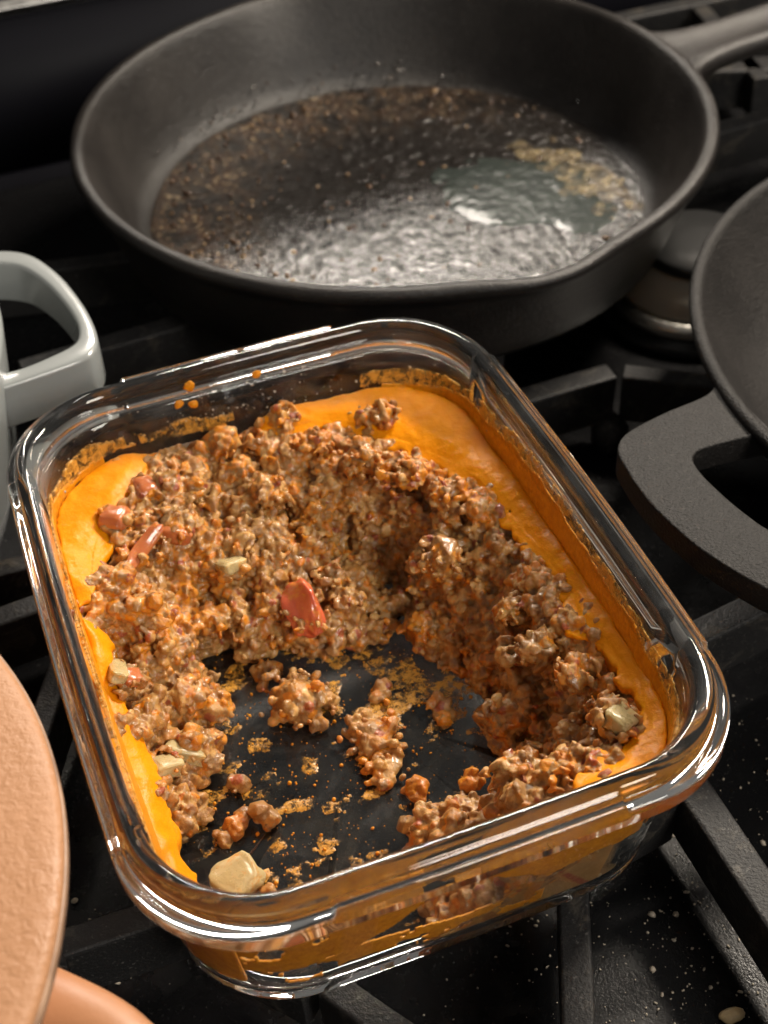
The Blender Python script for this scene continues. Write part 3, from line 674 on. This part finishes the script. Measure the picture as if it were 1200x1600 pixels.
# bigger clumps: loose heaps of crumbs standing proud of the surface
CL = [(27.3, 57.4, 45, 7), (35, 50, 45.5, 6), (39.1, 44.1, 46, 6), (46.9, 32.5, 45, 6), (52, 24, 44, 5), (38.7, 18.3, 34, 7.5), (35, 22, 30, 6), (48.4, -10.4, 36, 5.5), (48, -27.9, 38, 6.5), (44, -22, 31, 5), (51.9, -43.2, 42, 6.5), (52.8, -59.5, 44, 6), (33.6, -69.5, 38, 7), (25.6, -60.3, 32, 7), (-8.7, 82.8, 45, 6), (2, 80, 43, 5), (12.4, 86, 46, 6), (-1.2, 61.8, 38, 7), (-15.8, 50, 32, 7), (6.9, 50.8, 28, 7), (9.3, 35, 22, 7), (-30.4, 31.7, 22, 5.5), (-20, 30, 15, 6), (-10.2, 28.2, 14, 7), (3.8, 21.3, 12, 6.5), (17.7, 19.8, 9, 4.5), (-40.5, 29.8, 24, 6), (-22, 66, 41, 6), (-30, 72, 45, 5), (18, 70, 45, 6), (-45, 8, 21, 6), (-38, 8, 12, 6), (8, -60, 16, 6), (16, -55, 14, 5), (41.4, 71.5, 48.5, 5.5), (36, 74, 47.5, 4)]
for k in range(230):
    i = rng.choice(len(P), p=pr)
    if h[i] > 0.0405: continue
    CL.append((P[i, 0]*1000, P[i, 1]*1000, h[i]*1000, rng.uniform(2.2, 5.5)))
cc, cr = [], []
for x, y, z, r in CL:
    k = int(8+r*r*2.2); v = rng.normal(size=(k, 3)); v /= np.linalg.norm(v, axis=1, keepdims=True)
    lump = 0.75+0.3*rng.uniform(-1, 1, (k, 1))
    cc.append(np.array([x, y, z])/1000+v*lump*np.array([1, 1, 0.75])*r/1000); cr.append(np.clip(rng.lognormal(math.log(0.00098), 0.36, k), 0.0005, 0.0024))
    cc.append(np.array([[x, y, z]])/1000); cr.append(np.array([r*0.00072]))
for x, y, z, a, b in ((-3, 24.5, 22, 6, 7.5), (-37, 71.5, 44.5, 4.5, 5), (-49, 60.5, 46, 4.5, 4.5), (-44, 47, 43.5, 7, 4), (-58.5, 9.5, 32.5, 3.5, 3.5), (-55.5, -19.5, 12, 4.5, 4.5), (-33, 55, 41, 5.5, 4.5), (-56.5, -12.5, 19, 5, 5), (-62, 12, 33, 3.5, 7), (53.5, -64.5, 45, 5, 5), (-49, -6, 14, 6, 5), (-20, 42.5, 31.5, 5, 5)):
    k = 34; u_ = rng.uniform(0, 2*math.pi, k); f_ = rng.uniform(0.75, 1.15, k)
    cc.append(np.stack([x+a*f_*np.cos(u_), y+b*f_*np.sin(u_), z+rng.uniform(-2.0, 1.6, k)], 1)/1000); cr.append(rng.uniform(0.0007, 0.0016, k))
GC2 = np.concatenate(cc); GR2 = np.concatenate(cr)
GCA = np.concatenate([GC, GC2]); GRA = np.concatenate([rad, GR2])
d, _, _ = inner_sd(GCA, GCA[:, 2]); ok = (d < 0.0005) & (GCA[:, 2] > f0-0.001); GCA, GRA = GCA[ok], GRA[ok]
V, F = blobs(GCA, GRA, ICO1, 0.5, 0.14)
q4 = np.concatenate([F4[:, [0, 1, 2]], F4[:, [0, 2, 3]]])
me = remeshed('meat', np.concatenate([BV, V]), np.concatenate([q4, F+len(BV)]), 0.00042, 3, 0.5)
Pm = get_co(me); Pm += np.stack([fbm(Pm, 0.0016, 201, 2), fbm(Pm, 0.0016, 211, 2), fbm(Pm, 0.0016, 221, 2)], 1)*0.00014
set_co(me, press_in(Pm, -0.00008))
GCOL = crumb_colours(GCA, 0.17, 0.035)
paint(me, GCA.tolist(), GCOL)
me.materials.append(MAT['meat'])
meat = bpy.data.objects.new('meat', me); COL.objects.link(meat); meat.parent = ch; meat.matrix_parent_inverse = Matrix.Translation((0, 0, -f0))

# set fat: slabs floating on the meat, broken towards the hole
def slab(name, inner, outer_pts, z1, thick, seed, zf=None):
    """closed plan polygon -> prism -> rounded by remeshing"""
    poly = np.array(list(inner)+list(outer_pts), float)/1000
    # resample
    seg = np.linalg.norm(np.roll(poly, -1, 0)-poly, axis=1); pts = []
    for k in range(len(poly)):
        m = max(1, int(seg[k]/0.0011))
        for j in range(m): pts.append(poly[k]+(np.roll(poly, -1, 0)[k]-poly[k])*j/m)
    pts = np.array(pts); p3 = np.c_[pts, np.zeros(len(pts))]
    pts = pts+np.stack([fbm(p3, 0.007, seed, 3), fbm(p3, 0.007, seed+5, 4)], 1)*0.0034
    q = np.c_[pts, np.full(len(pts), z1)]; q = press_in(q, -0.0001)
    g_ = 0.0007; xs_ = np.arange(q[:, 0].min()-g_, q[:, 0].max()+2*g_, g_); ys_ = np.arange(q[:, 1].min()-g_, q[:, 1].max()+2*g_, g_)
    GX, GY = np.meshgrid(xs_, ys_); gx_, gy_ = GX.ravel(), GY.ravel(); ins = np.zeros(gx_.size, bool)
    x1, y1 = q[:, 0], q[:, 1]; x2, y2 = np.roll(x1, -1), np.roll(y1, -1)
    for k in range(len(q)):
        cr_ = (y1[k] > gy_) != (y2[k] > gy_)
        if cr_.any(): ins ^= cr_ & (gx_ < (x2[k]-x1[k])*(gy_-y1[k])/((y2[k]-y1[k]) or 1e-12)+x1[k])
    ins = ins.reshape(GX.shape); ny_, nx_ = ins.shape
    cell = ins[:-1, :-1] & ins[1:, :-1] & ins[:-1, 1:] & ins[1:, 1:]
    J, I = np.nonzero(cell); a = J*nx_+I; N = ins.size
    ip = np.array(inner, float)/1000; dm = np.full(gx_.size, 1.0)
    for k in range(len(ip)-1):
        e_ = ip[k+1]-ip[k]; w_ = np.stack([gx_-ip[k, 0], gy_-ip[k, 1]], 1); t_ = np.clip(w_@e_/(e_@e_), 0, 1); dm = np.minimum(dm, np.hypot(*(w_-t_[:, None]*e_).T))
    tz = z1-0.0034*np.exp(-(dm/0.0050)**2)
    if zf is not None: tz = zf(gx_, gy_)-0.0030*np.exp(-(dm/0.003)**2)
    V = np.concatenate([np.c_[gx_, gy_, tz], np.c_[gx_, gy_, tz-thick*(0.75+0.5*fbm(np.c_[gx_, gy_, tz], 0.008, seed+1, 3))]])
    FF = [np.stack([a, a+1, a+nx_+1, a+nx_], 1), np.stack([a+N, a+nx_+N, a+nx_+1+N, a+1+N], 1)]
    pc = np.pad(cell, 1)
    for (dj, di, e0, e1) in ((-1, 0, 0, 1), (1, 0, nx_+1, nx_), (0, -1, nx_, 0), (0, 1, 1, nx_+1)):
        nb = pc[1+dj:pc.shape[0]-1+dj, 1+di:pc.shape[1]-1+di]; J, I = np.nonzero(cell & ~nb); b = J*nx_+I
        FF.append(np.stack([b+e0, b+e0+N, b+e1+N, b+e1], 1))
    FF = np.concatenate(FF); used = np.unique(FF); mp = np.zeros(len(V), int); mp[used] = np.arange(len(used)); V = V[used]; F = mp[FF]
    me = remeshed(name, V, F, 0.0006, 4 if zf is None else 6, 0.5)
    P = get_co(me); up_ = (P[:, 2] > z1-thick*0.6) if zf is None else np.zeros(len(P), bool)
    P[:, 2] += np.where(up_, 0.0006*fbm(P, 0.02, seed+9, 2)+0.00030*fbm(P, 0.0045, seed+3, 3), 0)
    if zf is not None: P[:, 2] = np.maximum(P[:, 2], 0.0138)
    set_co(me, press_in(P, -0.00012)); me.materials.append(MAT['fat'])
    o = bpy.data.objects.new(name, me); COL.objects.link(o); o.parent = ch; o.matrix_parent_inverse = Matrix.Translation((0, 0, -f0))
    return o
slab('fat_slab', [(-29, 97), (-31, 80), (-39, 70.5), (-44, 65), (-51, 57), (-55, 48), (-57, 40), (-61, 34), (-72, 32)], [(-75, 60), (-75, 95), (-50, 100)], 0.0470, 0.0034, 31)
slab('fat_slab', [(0, 102), (3, 84), (10, 79), (22, 77.5), (29, 73), (35, 65.5), (42.5, 56.5), (49.5, 45.5), (54, 33.5), (57, 17.5), (59, -4), (60, -19), (57, -29), (60, -40), (61, -53), (57, -65), (46, -72), (34, -76), (28, -95)],
     [(60, -100), (78, -80), (80, 0), (80, 80), (60, 100), (30, 102)], 0.0470, 0.0036, 47)
slab('fat_slab', [(-60.5, 27), (-59.5, 20), (-60.5, 12), (-58.5, 2), (-59.5, -8), (-57.5, -20), (-59, -30), (-57.5, -42), (-57.5, -54), (-56, -64), (-56, -76)],
     [(-58, -95), (-75, -95), (-75, 27)], 0.045, 0.010, 57,
     zf=lambda x, y: np.interp(y*1000, [-90, -62, -40, -20, 0, 20, 34, 45], [19.5, 19, 20.5, 24, 31, 38.5, 44.5, 46])/1000-0.45*np.clip((x+0.062), -0.004, 0.012)+0.0012*fbm(np.c_[x, y, 0*x], 0.006, 77, 3))
# crumbs sunk into the fat
def on_wall(s, z, off):
    """point on the inner wall: s = plan angle"""
    hx, hy, r = half_in(z)
    rr = np.full_like(s, 0.05); c, sn = np.cos(s), np.sin(s)
    lo = np.zeros_like(s); hi = np.full_like(s, 0.14)
    for _ in range(26):
        mid = (lo+hi)/2; d, _, _ = inner_sd(np.stack([mid*c, mid*sn], 1), z, off); lo = np.where(d < 0, mid, lo); hi = np.where(d < 0, hi, mid)
    return np.stack([lo*c, lo*sn, z], 1)
# fat film smeared on the inside of the glass
def wall_film(name, a0, a1, zlo, zhi, thr, seed, extra=None, mat='film'):
    s = np.linspace(R(a0), R(a1), int(abs(a1-a0)*3.2)); z = np.arange(0.0085, 0.0625, 0.00055)
    S, Z = np.meshgrid(s, z); n0, n1 = Z.shape
    Pw = on_wall(S.ravel(), Z.ravel(), -0.00020); Pi = on_wall(S.ravel(), Z.ravel(), 0.00035)   # the film wets the glass
    ad = np.degrees(S.ravel()); tophi = np.interp(ad, *zip(*zhi)); toplo = np.interp(ad, *zip(*zlo))
    m = thr+0.75*fbm(Pw*np.array([1, 1, 1.25]), 0.011, seed, 4)
    zz = Z.ravel(); wob = 0.0016*fbm(Pw, 0.012, seed+2, 4)
    m = np.minimum(m, (tophi/1000+wob-zz)/0.0012); m = np.minimum(m, (zz-toplo/1000+wob)/0.0012)
    if extra is not None: m = np.maximum(m, extra(Pw))
    m = m.reshape(n0, n1); cell = (m[:-1, :-1] > 0) & (m[1:, :-1] > 0) & (m[:-1, 1:] > 0) & (m[1:, 1:] > 0)
    J, I = np.nonzero(cell); a = J*n1+I; N = n0*n1
    FF = [np.stack([a, a+1, a+n1+1, a+n1], 1), np.stack([a+N, a+n1+N, a+n1+1+N, a+1+N], 1)]
    pc = np.pad(cell, 1)
    for (dj, di, e0, e1) in ((-1, 0, 0, 1), (1, 0, n1+1, n1), (0, -1, n1, 0), (0, 1, 1, n1+1)):
        nb = pc[1+dj:pc.shape[0]-1+dj, 1+di:pc.shape[1]-1+di]; J, I = np.nonzero(cell & ~nb); b = J*n1+I
        FF.append(np.stack([b+e0, b+e0+N, b+e1+N, b+e1], 1))
    FF = np.concatenate(FF); VV = np.concatenate([Pw, Pi]); used = np.unique(FF); mp = np.zeros(len(VV), int); mp[used] = np.arange(len(used))
    o = mesh(name, VV[used], mp[FF], MAT[mat], ch); o['kind'] = 'stuff'; o.matrix_parent_inverse = Matrix.Translation((0, 0, -f0))
    return o
wall_film('wall_smear', -60, 66, [(-60, 46), (-48, 48), (-30, 51), (0, 53.5), (25, 53), (40, 50), (52, 47.5), (66, 47)], [(-60, 54), (-48, 56), (-30, 59), (0, 61.5), (25, 60.5), (40, 57.5), (52, 54), (66, 52)], 0.9, 161, mat='smear')
wall_film('wall_smear', 92, 236, [(92, 47), (118, 47), (150, 46), (180, 43), (236, 46)], [(92, 51), (118, 53), (150, 55), (180, 52), (236, 55)], 0.6, 171, mat='smear')
# angles: 0 = right wall, 90 = back, 180 = left, 270 = front
wall_film('wall_film', -60, 62, [(-60, 32), (-40, 34), (62, 44)], [(-60, 50), (-48, 51.5), (-30, 54.5), (0, 57), (25, 56.5), (40, 54), (52, 50), (62, 48.5)], 1.1, 61)
wall_film('wall_film', 118, 236, [(118, 46), (150, 36), (180, 18), (205, 15), (236, 15)], [(118, 48.5), (135, 49.5), (160, 48), (180, 44), (205, 46), (236, 48)], 0.95, 71)
wall_film('wall_film', 236.4, 263, [(236, 22), (252, 26), (263, 38)], [(236, 48.5), (250, 49), (263, 46)], 0.62, 81)
wall_film('wall_film', 236.4, 285, [(236, 14), (285, 14)], [(236, 26), (255, 27), (270, 22), (285, 20)], 0.06, 91)
wall_film('wall_film', 264, 299.5, [(264, 46), (270, 44), (276, 36), (285, 27), (292, 32), (299.5, 31)], [(264, 47), (270, 48), (285, 49.5), (299.5, 50)], 0.80, 97)

# ------------------------------------------------------------------ single pieces
def clump(name, label, cat, loc, size, n, orange, seed, group=None, voxel=0.0004, rr=0.0013):
    global rng
    keep_rng = rng; rng = np.random.default_rng(seed)
    sx, sy, sz = size; v = rng.normal(size=(n, 3)); v /= np.linalg.norm(v, axis=1, keepdims=True)
    C = v*rng.uniform(0.45, 0.92, (n, 1))*np.array([sx, sy, sz])/1000*(1+0.25*rng.normal(size=(n, 1))).clip(0.6, 1.25); C[:, 2] = np.abs(C[:, 2])
    r = np.clip(rng.lognormal(math.log(rr), 0.40, n), rr*0.5, rr*2.2)
    V, F = blobs(C, r, ICO1, 0.3, 0.08)
    V2, F2 = blobs(np.array([[0, 0, sz*0.25/1000]]), np.array([1.0]), ICO3, 0, 0.0)
    V2 = (V2-np.array([0, 0, sz*0.25/1000]))*np.array([sx, sy, sz])*0.00058+np.array([0, 0, sz*0.22/1000])
    me = remeshed(name, np.concatenate([V, V2]), np.concatenate([F, F2+len(V)]), voxel, 2, 0.5)
    Pm = get_co(me); Pm[:, 2] = np.where(Pm[:, 2] < 0, Pm[:, 2]*0.15, Pm[:, 2]); Pm[:, 2] -= Pm[:, 2].min(); set_co(me, Pm)
    paint(me, C.tolist(), crumb_colours(C, orange, 0.03)); me.materials.append(MAT['meat'])
    rng = keep_rng
    o = bpy.data.objects.new(name, me); COL.objects.link(o); o.location = (loc[0]/1000, loc[1]/1000, loc[2]/1000); o.rotation_euler = (0, 0, seed*1.7)
    return tag(o, label, cat, group)
G1 = 'loose bits of chilli on the bare glass floor'
FL = 6.3
clump('meat_clump', 'largest loose lump of minced meat on the bare glass floor', 'meat', (-14, 2, FL), (13, 11, 12), 170, 0.12, 3, G1)
clump('meat_clump', 'flattened orange-smeared meat lump just right of the largest lump', 'meat', (2.5, -17, FL), (10, 9, 6.5), 100, 0.30, 5, G1)
clump('meat_clump', 'low smeared tail of meat below the flattened lump', 'meat', (3, -27, FL), (7, 11, 3.2), 60, 0.45, 7, G1)
clump('fat_crumb', 'bright orange crumb on the bare floor below the flattened lump', 'crumb', (7, -38.5, FL), (4.2, 3.6, 4), 22, 1.0, 9, G1)
clump('fat_crumb', 'bright orange crumb beside the right-hand meat slope', 'crumb', (20, -48, 14), (3.6, 3.2, 4), 18, 1.0, 11, G1)
clump('meat_clump', 'small upright meat crumb left of centre near the onion chunk', 'meat', (-34, -31, FL), (3.2, 5, 4.5), 22, 0.15, 13, G1)
clump('fat_crumb', 'small orange crumb left of the upright meat crumb', 'crumb', (-42.5, -31, FL), (3.4, 3.6, 3.2), 18, 0.9, 15, G1)
clump('meat_clump', 'pale pea-sized meat crumb above the orange crumb', 'meat', (-38.5, -18, FL), (2.8, 3.4, 3.2), 14, 0.05, 17, G1)
clump('meat_clump', 'small meat crumb hanging below the back meat mass', 'meat', (-18.5, 19, FL), (3.2, 5, 4), 22, 0.2, 19, G1)
clump('meat_clump', 'thin meat smear right of the largest lump', 'meat', (11, -2, FL), (6, 3, 2.5), 24, 0.35, 21, G1)
clump('meat_clump', 'flat reddish meat patch near the right-hand slope', 'meat', (24, -16, FL), (6, 4.4, 2.4), 30, 0.3, 23, G1)
clump('meat_clump', 'round meat crumb touching the onion chunk at the front', 'meat', (-41, -54, FL), (3, 2.8, 3.4), 16, 0.1, 25, G1)
clump('meat_clump', 'tiny pale crumb left of the onion chunk', 'meat', (-47, -33, FL), (2.2, 2, 2.2), 9, 0.05, 27, G1)

def chunk(name, label, cat, loc, size, rot, mat, seed, group, bend=0.0, crisp=0.55, lump=0.16):
    """rounded irregular cut piece"""
    g_ = np.random.default_rng(seed)
    V = ICO4[0]; V = np.sign(V)*np.abs(V)**crisp; V /= np.abs(V).max(axis=0)
    k = g_.uniform(-0.22, 0.22, (3, 3)); np.fill_diagonal(k, 0)
    V = V*(1+0.22*np.tanh(V@k.T*2)); V = V*(1+lump*fbm(V, 1.1, seed, 2)+0.07*fbm(V, 0.35, seed+4, 3))[:, None]
    V = V*np.array(size)/2000
    V[:, 2] += bend*(V[:, 0]/(size[0]/2000))**2*size[2]/1000
    o = mesh(name, V, ICO4[1], MAT[mat]); o.location = Vector(loc)/1000; o.rotation_euler = [R(a) for a in rot]
    return tag(o, label, cat, group)
GT = 'tomato pieces in the chilli'; GO = 'onion pieces in the chilli'
chunk('tomato_piece', 'bright red tomato chunk near the centre of the meat', 'tomato', (-3, 24.5, 22.5), (9.5, 16, 6), (34, -30, -20), 'tomato', 102, GT, 0.25, 0.85, 0.34)
chunk('tomato_piece', 'pale tomato chunk beside the back left fat slab', 'tomato', (-37, 71.5, 44.5), (8, 9, 6), (12, 10, 20), 'tomato_pale', 103, GT)
chunk('tomato_piece', 'wet tomato lump on the edge of the left fat slab', 'tomato', (-49, 60.5, 46.2), (8, 8.5, 6), (-10, 14, 50), 'tomato_pale', 105, GT)
chunk('tomato_piece', 'long curled tomato skin below the left fat slab', 'tomato', (-44, 47, 44.2), (16, 4.5, 1.6), (40, -14, 38), 'tomato_pale', 107, GT, 1.2, 0.8)
chunk('tomato_piece', 'small red tomato scrap beside the pale left onion piece', 'tomato', (-58.5, 9.5, 33), (6, 6, 4), (0, 20, 10), 'tomato_pale', 109, GT)
chunk('tomato_piece', 'red tomato scrap at the front end of the left meat strip', 'tomato', (-55.5, -19.5, 12.5), (8, 9, 4), (-20, 20, 15), 'tomato_pale', 111, GT)
chunk('tomato_piece', 'flat tomato piece sunk in the back left meat', 'tomato', (-33, 55, 39.5), (11, 8, 5), (-14, 10, -30), 'tomato_pale', 113, GT)
chunk('onion_piece', 'large translucent onion chunk on the bare glass floor at the front', 'onion', (-47, -47.5, 8.6), (12.5, 11.5, 5.2), (4, -3, 22), 'onion', 124, GO, 0.12, 0.5, 0.22)
chunk('onion_piece', 'yellowish onion chunk in the left meat strip', 'onion', (-56.5, -12.5, 18.6), (8, 7.5, 5), (-14, 18, 10), 'onion', 123, GO, 0.0, 0.38)
chunk('onion_piece', 'pale upright onion slice against the left glass wall', 'onion', (-61.5, 12, 34), (5, 13, 4), (-32, 24, -14), 'onion', 125, GO, 0.0, 0.38)
chunk('onion_piece', 'square onion chunk on the meat in the right front corner', 'onion', (53.5, -64.5, 45.6), (8, 7, 5), (14, 20, 30), 'onion', 127, GO, 0.0, 0.38)
chunk('onion_piece', 'flat onion piece half sunk in the left meat strip', 'onion', (-49, -6, 14.5), (11, 9, 4), (-16, 24, -20), 'onion', 129, GO, 0.0, 0.38)
chunk('onion_piece', 'onion chunk in a hollow of the back left meat', 'onion', (-20, 42.5, 31.5), (8, 9, 4), (-30, 10, 15), 'onion', 131, GO, 0.0, 0.38)

# smears on the glass floor and fine specks
SM = [(-29.3, -4.5, 6), (-18.5, -18.8, 5), (-27.5, 20.9, 6), (26.4, -15.1, 7), (19.6, -1.7, 8), (0.8, -24.5, 7), (-48.5, -18.2, 6), (21.1, -23.1, 6), (12.6, 17.8, 6), (-39.4, 7.3, 7), (-8, -1, 7), (10, -8, 8), (-36, -12, 5), (15, 2, 6)]
def smear_mask(P):
    s_ = np.full(len(P), -0.50)
    for x, y, r in SM: s_ = np.maximum(s_, 0.25-((np.hypot(P[:, 0]-x/1000, P[:, 1]-y/1000))/(r/1000))**2*0.8)
    m = s_+0.10+0.85*fbm(P*np.array([0.8, 1.25, 1]), 0.0050, 131, 4)
    d, _, _ = inner_sd(P, np.full(len(P), f0+0.0075), 0.010); return np.where(d < 0, m, -1)
o = masked_sheet('grease_smears', smear_mask, -0.062, 0.045, -0.078, 0.045, 0.00045, f0+0.0003, lambda P: 0.00016+0.0001*fbm(P, 0.002, 7), MAT['smear'])
tag(o, 'thin orange grease smears on the bare glass floor', 'grease', kind='stuff')
t = NT('greasy_haze'); fz = t.ramp(t.noise(55, 6, 0.7, 1.5), [(0.48, 0.0), (0.78, 0.05)])
t.set(Base_Color=(0.42, 0.34, 0.22), Roughness=0.35, Alpha=fz); MAT['haze'] = t.m
o = masked_sheet('grease_haze', lambda P: np.where(inner_sd(P, np.full(len(P), f0+0.0075), 0.007)[0] < 0, 1.0, -1.0), -0.060, 0.048, -0.080, 0.048, 0.002, f0+0.00015, lambda P: 0.0001+0*P[:, 0], MAT['haze'])
tag(o, 'faint greasy haze wiped over the bare glass floor', 'grease', kind='stuff')
n = 3200; C = np.c_[rng.uniform(-0.060, 0.040, n), rng.uniform(-0.076, 0.040, n), np.full(n, f0+0.0004)]
m = smear_mask(C); d, _, _ = inner_sd(C, C[:, 2]+0.008, 0.008); keep = (d < 0) & (rng.uniform(0, 1, n) < np.clip(0.75+m, 0.20, 1)); C = C[keep]
V, F = blobs(C, np.clip(rng.lognormal(math.log(0.00017), 0.6, len(C)), 0.00009, 0.0007), ICO1, 0.3, 0.1)
o = mesh('floor_specks', V, F, MAT['film']); tag(o, 'fine pale specks scattered on the bare glass floor', 'crumbs', kind='stuff')
# specks and droplets on the clear back wall
n = 170; a_ = R(90)+rng.normal(0, 0.35, n); z = rng.uniform(0.047, 0.063, n); z -= rng.exponential(0.004, n)*0; C = on_wall(a_, z, 0.0002)
V, F = blobs(C, np.clip(rng.lognormal(math.log(0.00018), 0.5, n), 0.0001, 0.0006), ICO1, 0.2, 0.05)
o = mesh('wall_specks', V, F, MAT['crumb']); tag(o, 'fine specks dried on the clear back wall of the container', 'crumbs', kind='stuff')
for k, (x, z, r, lb) in enumerate([(-15, 63.5, 2.0, 'orange dab highest on the clear back glass wall, left of centre'), (-19.2, 58.2, 1.7, 'left of two low orange dabs on the back glass wall'), (-14.8, 57, 1.7, 'right of two low orange dabs on the back glass wall'), (6, 61.5, 1.6, 'lone orange dab on the back glass wall, right of centre')]):
    p = on_wall(np.array([math.atan2(0.088, x/1000)]), np.array([z/1000]), 0.0008)[0]
    V = ICO3[0]*(1+0.35*fbm(ICO3[0], 0.8, 300+k*7, 3))[:, None]*r*0.85/1000; F = ICO3[1]; V[:, 1] *= 0.35
    o = mesh('fat_dab', V, F, MAT['film']); o.location = p; tag(o, lb, 'fat', 'orange dabs on the back glass wall')

# ------------------------------------------------------------------ crumbs on the cooktop
n = 6000; C = np.c_[rng.uniform(-0.15, 0.17, n), rng.uniform(-0.20, 0.0, n), np.full(n, CZ+0.0003)]
dens = np.clip(0.05+0.75*np.exp(-((C[:, 0]-0.075)/0.06)**2-((C[:, 1]+0.1)/0.06)**2)*1.6+0.3*fbm(C, 0.02, 3), 0.04, 1)
C = C[rng.uniform(0, 1, n) < dens]
V, F = blobs(C, np.clip(rng.lognormal(math.log(0.00019), 0.65, len(C)), 0.00008, 0.0011), ICO1, 0.55, 0.18)
o = mesh('cooktop_crumbs', V, F, MAT['crumb']); tag(o, 'tiny pale crumbs and grease specks on the black cooktop', 'crumbs', kind='stuff')
def seed(label, loc, size, rz, mat):
    V = ICO3[0].copy(); V = V*(1+0.10*fbm(V, 0.7, int(abs(loc[0])*10), 3))[:, None]
    V[:, 2] -= 0.22*np.exp(-(V[:, 1]/0.18)**2)*(V[:, 2] > 0)
    V *= np.array(size)/2000
    o = mesh('crumb', V, ICO3[1], MAT[mat]); o.location = (loc[0]/1000, loc[1]/1000, CZ+size[2]/2000); o.rotation_euler = (0, 0, R(rz))
    tag(o, label, 'crumb', 'larger crumbs on the cooktop')
seed('split tan grain on the cooktop at the lower right corner', (68, -113, 0), (7.5, 4.2, 3.4), -8, 'seed')
seed('small tan crumb on the cooktop beside the right grate rail', (91, -82.5, 0), (3.2, 2.2, 2.0), -50, 'seed')
seed('white crumb on the cooktop left of the glass container', (-91, -9, 0), (2.2, 1.6, 1.4), 20, 'crumb')
